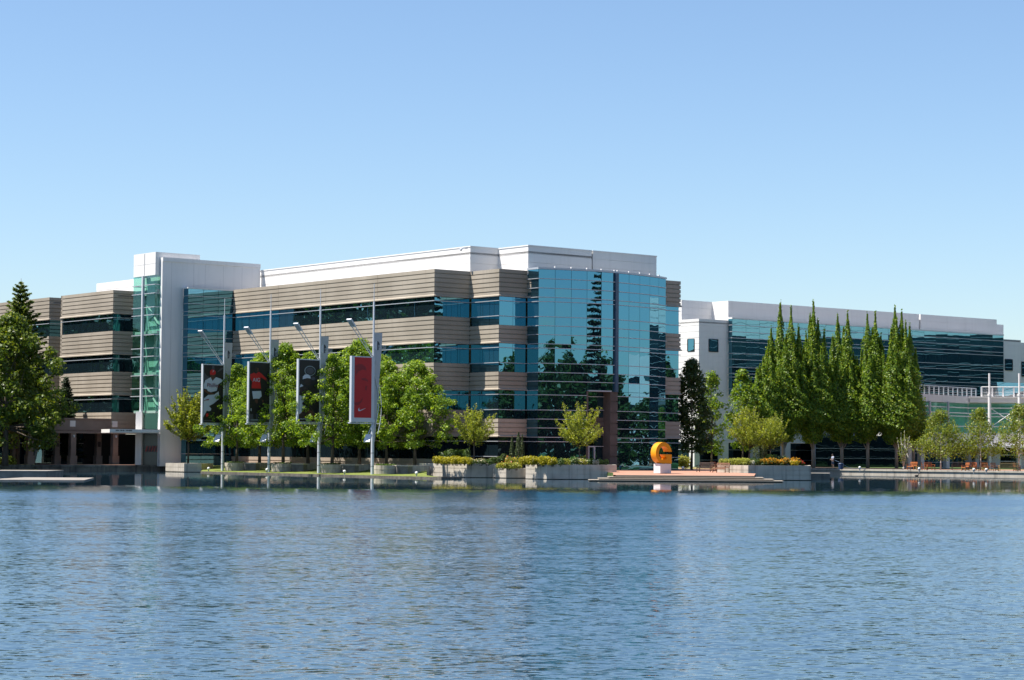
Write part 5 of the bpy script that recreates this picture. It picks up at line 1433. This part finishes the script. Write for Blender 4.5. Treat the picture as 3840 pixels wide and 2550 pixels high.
# ------------------------------------------------------------------ benches, chairs and tables
def bench(name, label, cat, w, m, group=None, d=.58, hb=.92):
    r = thing(name, label, cat, (0, 0, 0), group)
    B = MB(); ns = 6
    for k in range(ns):
        B.box((0, -d / 2 + d * (k + .5) / ns, .44), (w, d / ns - .018, .035))
    B.box((0, -d / 2 + .02, .39), (w - .1, .035, .08)); B.build("seat", m, r, world=False)
    B = MB(); n = max(5, int(w / .115))
    T = Matrix.Rotation(-.16, 3, 'X')
    for k in range(n):
        B.box((-w / 2 + .09 + (w - .18) * k / (n - 1), d / 2 + .035, .68), (.055, .022, .42), 0, 0, T)
    B.box((0, d / 2 + .075, .905), (w - .02, .04, .09), 0, 0, T); B.box((0, d / 2 + .0, .485), (w - .04, .035, .05), 0, 0, T)
    B.build("backrest", m, r, world=False)
    for sx in (-1, 1):
        MB().box((sx * (w / 2 - .04), -.01, .655), (.075, d + .06, .035)).build("armrest", m, r, world=False)
        MB().box((sx * (w / 2 - .04), -d / 2 + .03, .32), (.06, .06, .64)).build("leg", m, r, world=False)
        MB().box((sx * (w / 2 - .04), d / 2 - .0, .23), (.06, .06, .46)).box((sx * (w / 2 - .04), d / 2 + .035, .66), (.055, .05, .44), 0, 0, T).box((sx * (w / 2 - .04), 0, .16), (.04, d, .05)).build("leg", m, r, world=False)
    return r
def table(name, label, w, m):
    r = thing(name, label, "table", (0, 0, 0))
    B = MB()
    for k in range(6):
        B.box((0, -w / 2 + w * (k + .5) / 6, .44), (w, w / 6 - .015, .035))
    B.build("table_top", m, r, world=False)
    for sx in (-1, 1):
        for sy in (-1, 1):
            MB().box((sx * (w / 2 - .07), sy * (w / 2 - .07), .21), (.055, .055, .42)).build("leg", m, r, world=False)
    return r
def place(t, px, py, rz):
    p = on(px, py, PZ); put(t, (p.x, p.y, PZ), rz); return t
R_ = math.radians
place(bench("bench", "brown wooden bench in the sun against the amber flower planter", "bench", 1.75, M_WOODB), 2703, 1772.5, R_(-50))
place(bench("bench", "dark wooden bench in the shade of the glass front, left of the sunlit bench", "bench", 1.6, M_WOODD), 2643, 1770, R_(-35))
place(bench("bench", "small brown wooden armchair half hidden behind the sunlit bench", "chair", .75, M_WOODB), 2683, 1766, R_(40))
cg = "orange wooden furniture on the bench terrace"
place(bench("bench", "orange bench at the left end of the bench terrace, by the white stems", "bench", 1.15, M_WOODO, cg), 3420, 1762, R_(-55))
place(bench("armchair", "orange wooden armchair facing the left terrace bench across a small table", "chair", .7, M_WOODO, cg), 3467, 1763, R_(75))
place(bench("bench", "orange bench seen from behind left of the first birch trunk", "bench", 1.15, M_WOODO, cg), 3487, 1763, R_(28))
place(table("side_table", "small low wooden table between the two left orange benches", .5, M_WOODY), 3445, 1762.5, .6)
place(bench("bench", "black bench in the shade under the first birch", "bench", 1.3, M_WOODD), 3590, 1763.5, R_(180))
place(bench("armchair", "orange wooden armchair just right of the black bench", "chair", .7, M_WOODO, cg), 3620, 1766, R_(-62))
place(bench("bench", "orange bench between the black bench and the second birch", "bench", 1.1, M_WOODO, cg), 3646, 1763, R_(-14))
place(table("low_table", "low orange wooden table before the second birch", .7, M_WOODO), 3663, 1767, .1)
place(bench("armchair", "orange armchair with its back turned, right of the second birch", "chair", .74, M_WOODO, cg), 3696, 1766.5, R_(150))
place(bench("armchair", "brownish wooden armchair in front of the white terrace column", "chair", .7, M_WOODB), 3730, 1766, R_(20))
place(bench("bench", "long yellow wooden bench with its slatted back to the lake", "bench", 2.15, M_WOODY), 3782, 1768, R_(180))
place(bench("armchair", "orange armchair at the right end of the long yellow bench", "chair", .7, M_WOODO, cg), 3814, 1767, R_(100))

# ------------------------------------------------------------------ globe lights along the shore
gg = "white globe lights along the water edge"
gb = None
for px, py, z, lab in ((782, 1766, .22, "globe light at the far left tip of the lawn edge"), (1001, 1770, .3, "globe light at the foot of the second mast"), (1292, 1779, .26, "globe light on the lawn edge left of the nearest mast"), (1562, 1790, .26, "globe light at the right tip of the lawn"),
                       (2561, 1765, PZ, "globe light on the grass right of the glass corner"), (3224, 1763, PZ, "globe light on the quay under the tall columnar trees"), (3447, 1768, PZ, "globe light between the left orange benches"), (3652, 1771, PZ, "globe light in front of the low orange table"), (3699, 1771, PZ, "globe light in front of the turned orange armchair")):
    p = on(px, py, z)
    if z < .5:
        p2_ = along(add2(WE, N1, -.75), D1, px, 1770); p = Vector((*p2_, .22)); z = .22
    if gb is None:
        gb = thing("globe_light", lab, "lamp", (p.x, p.y, z), gg)
        MB().tube([(0, 0, -.15), (0, 0, .16)], .06, 10).lathe((0, 0, .14), [(.10, 0), (.10, .03)], 12).build("post", M_POST, gb, world=False)
        MB().ball((0, 0, .30), .16).build("globe", M_GLOBE, gb, world=False, smooth=True)
    else:
        copy_tree(gb, (p.x, p.y, z), lab)

# ------------------------------------------------------------------ gardener, hose, bin
gpos = on(3123, 1756.5, PZ + .06)
man = thing("person", "person in pale blue shirt and dark shorts holding a hose under the tall trees", "person", (gpos.x, gpos.y, PZ + .06), None, R_(-70))
def skin(name, verts, edges, rad, m, root=0, parent=man):
    me = bpy.data.meshes.new(name); me.from_pydata(verts, edges, []); me.materials.append(m)
    o = link(name, me, parent, world=False)
    md = o.modifiers.new("skin", 'SKIN'); md.use_smooth_shade = True
    for i, rr in enumerate(rad):
        me.skin_vertices[0].data[i].radius = rr if isinstance(rr, tuple) else (rr, rr)
    me.skin_vertices[0].data[root].use_root = True
    o.modifiers.new("sub", 'SUBSURF').levels = 2; o.modifiers["sub"].render_levels = 2
    return o
V = [(0, 0, .95), (0, .01, 1.15), (0, .02, 1.38), (0, 0, 1.50), (0, -.03, 1.57), (0, -.05, 1.66), (0, -.03, 1.74),      # spine to head
     (-.10, 0, .90), (-.12, -.02, .50), (-.13, .03, .09), (-.13, -.10, .04), (.10, 0, .90), (.12, .03, .50), (.12, .08, .09), (.13, -.05, .04),
     (-.19, .01, 1.42), (-.25, -.04, 1.17), (-.14, -.24, 1.06), (-.09, -.31, 1.07), (.19, .01, 1.42), (.25, -.03, 1.17), (.14, -.22, 1.02), (.08, -.30, 1.05)]
E = [(0, 1), (1, 2), (2, 3), (3, 4), (4, 5), (5, 6), (0, 7), (7, 8), (8, 9), (9, 10), (0, 11), (11, 12), (12, 13), (13, 14), (2, 15), (15, 16), (16, 17), (17, 18), (2, 19), (19, 20), (20, 21), (21, 22)]
RD_ = [(.15, .11), (.13, .10), (.16, .11), .06, .06, .095, .07, .085, .058, .04, .035, .085, .058, .04, .035, .06, .042, .03, .035, .06, .042, .03, .035]
M_SKIN = mat("skin_tone", (.45, .28, .20), .6)
body = skin("body", V, E, RD_, M_SKIN)
skin("shirt", [V[0], V[1], V[2], (0, 0, 1.48), V[15], (-.235, -.02, 1.22), V[19], (.235, -.02, 1.22)], [(0, 1), (1, 2), (2, 3), (2, 4), (4, 5), (2, 6), (6, 7)], [(.17, .13), (.155, .12), (.185, .13), .075, .075, .065, .075, .065], mat("pale_blue_shirt", (.50, .56, .72), .8))
skin("shorts", [(0, 0, .98), (0, 0, .9), (-.11, 0, .84), (-.125, -.015, .50), (.11, 0, .84), (.125, .02, .50)], [(0, 1), (1, 2), (2, 3), (1, 4), (4, 5)], [(.17, .13), (.165, .13), .10, .085, .10, .085], mat("slate_shorts", (.10, .12, .19), .8))
MB().ball((0, -.02, 1.70), .105, sz=.9).build("hair", mat("dark_hair", (.02, .015, .012), .6), man, world=False, smooth=True)
MB().ball((0, -.145, 1.655), .018).build("nose", M_SKIN, man, world=False, smooth=True)
for s in (-1, 1):
    sh = MB(); x, y = (-.13, -.03) if s < 0 else (.125, .02)
    sh.box((x, y, .04), (.10, .27, .09)); sh.build("shoe", mat("dark_shoe", (.03, .03, .03), .6), man, world=False)
hs = at(3131, 1726, gpos.y - .3)
hp = [(hs.x, hs.y, hs.z)]
for px, py in ((3146, 1732), (3165, 1744), (3180, 1752)):
    q = at(px, py, gpos.y - 1.0); hp.append((q.x, q.y, max(q.z, PZ + .09)))
for px in (3200, 3225, 3245):
    q = at(px, 1757, gpos.y - 1.5); hp.append((q.x, q.y + math.sin(px) * .3, PZ + .09))
tag(MB().tube(hp, .022, 6).build("garden_hose", mat("blue_hose", (.06, .12, .22), .5)), "thin blue garden hose running from the person to the ground", "hose")
bp_ = on(3153, 1760, PZ)
bn = thing("waste_bin", "round dark blue bin in front of the hornbeam trunk by the person", "bin", (bp_.x, bp_.y, PZ))
MB().lathe((0, 0, 0), [(.27, 0), (.31, .62), (.33, .64), (.33, .68)], 20).build("barrel", mat("blue_plastic", (.03, .06, .14), .45), bn, world=False)
MB().lathe((0, 0, .68), [(.34, 0), (.30, .05), (.05, .07)], 20).build("lid", mat("blue_lid", (.025, .05, .11), .45), bn, world=False)

# ------------------------------------------------------------------ bicycles, rack and cabinet at the foot of the slab
def bike(label, px, Y, rz, m):
    p = at(px, 1740, Y); r = thing("bicycle", label, "bicycle", (p.x, p.y, PZ), None, rz)
    B = MB()
    for a, c in (((-.12, 0, .52), (.36, 0, .62)), ((.36, 0, .62), (.06, 0, .28)), ((-.12, 0, .52), (.06, 0, .28)), ((.06, 0, .28), (-.50, 0, .33)), ((-.50, 0, .33), (-.16, 0, .72)), ((-.12, 0, .52), (-.18, 0, .86)), ((.36, 0, .62), (.52, 0, .33)), ((.36, 0, .62), (.30, 0, .92))):
        B.tube([a, c], .018, 6)
    B.build("frame", m, r, world=False)
    for x in (-.50, .52):
        W_ = MB()
        W_.tube([(x + .32 * math.cos(t), 0, .33 + .32 * math.sin(t)) for t in np.linspace(0, 2 * math.pi, 25)], .022, 6)
        w = W_.build("wheel", M_BLACK, r, world=False)
        S = MB()
        for t in np.linspace(0, math.pi, 7)[:-1]:
            S.tube([(x + .31 * math.cos(t), 0, .33 + .31 * math.sin(t)), (x - .31 * math.cos(t), 0, .33 - .31 * math.sin(t))], .004, 4)
        S.build("spoke", M_STEEL, w, world=False)
    MB().ball((-.19, 0, .90), .09, sz=.4).build("saddle", M_BLACK, r, world=False)
    MB().tube([(.24, -.26, .96), (.31, 0, .93), (.24, .26, .96)], .016, 6).build("handlebar", M_STEEL, r, world=False)
    return r
bike("dark bicycle parked beside the stained planter block, nearer the slab wall", 727, 247.5, .2, mat("brown_bike", (.10, .05, .03), .4))
bike("bicycle parked right of the other one, by the grey green cabinet", 757, 247.0, -.5, mat("grey_bike", (.16, .16, .17), .4))
p = at(788, 1740, 248.0)
cb2 = thing("cabinet", "pale grey green cabinet standing behind the bicycle rack", "cabinet", (p.x, p.y, PZ))
MB().box((0, 0, .48), (.74, .5, .96)).box((0, 0, .98), (.80, .56, .05)).build("body", mat("sage_cabinet", (.28, .32, .28), .6), cb2, world=False)
MB().box((.0, -.255, .48), (.60, .02, .78)).build("door", mat("sage_door", (.31, .35, .31), .6), cb2, world=False)
p = at(790, 1742, 246.6)
t = thing("bicycle_rack", "black hoop bicycle rack in front of the grey green cabinet", "rack", (p.x, p.y, PZ))
MB().tube([(-.16, 0, -.1), (-.16, 0, .72)] + [(-.16 * math.cos(a), 0, .72 + .16 * math.sin(a)) for a in np.linspace(.2, math.pi - .2, 8)] + [(.16, 0, .72), (.16, 0, -.1)], .028, 8).build("hoop", M_BLACK, t, world=False)

# ------------------------------------------------------------------ a duck on the water by the quay
p = on(3438, 1786.5, 0)
dk = thing("duck", "dark duck resting on the water below the left orange benches", "duck", (p.x, p.y, 0), None, .1)
B = MB(); prof = []
rs_ = [(-.27, .02, .13), (-.2, .07, .10), (-.08, .115, .09), (.06, .12, .09), (.16, .08, .11), (.19, .05, .17), (.20, .042, .24), (.215, .05, .29), (.25, .035, .30), (.30, .012, .285)]
B.tube([(x, 0, z) for x, r_, z in rs_], [r_ for x, r_, z in rs_], 12)
B.build("body", mat("duck_brown", (.045, .035, .028), .7), dk, world=False, smooth=True)
MB().box((.325, 0, .28), (.06, .035, .018)).build("bill", mat("duck_bill", (.25, .16, .04), .5), dk, world=False)
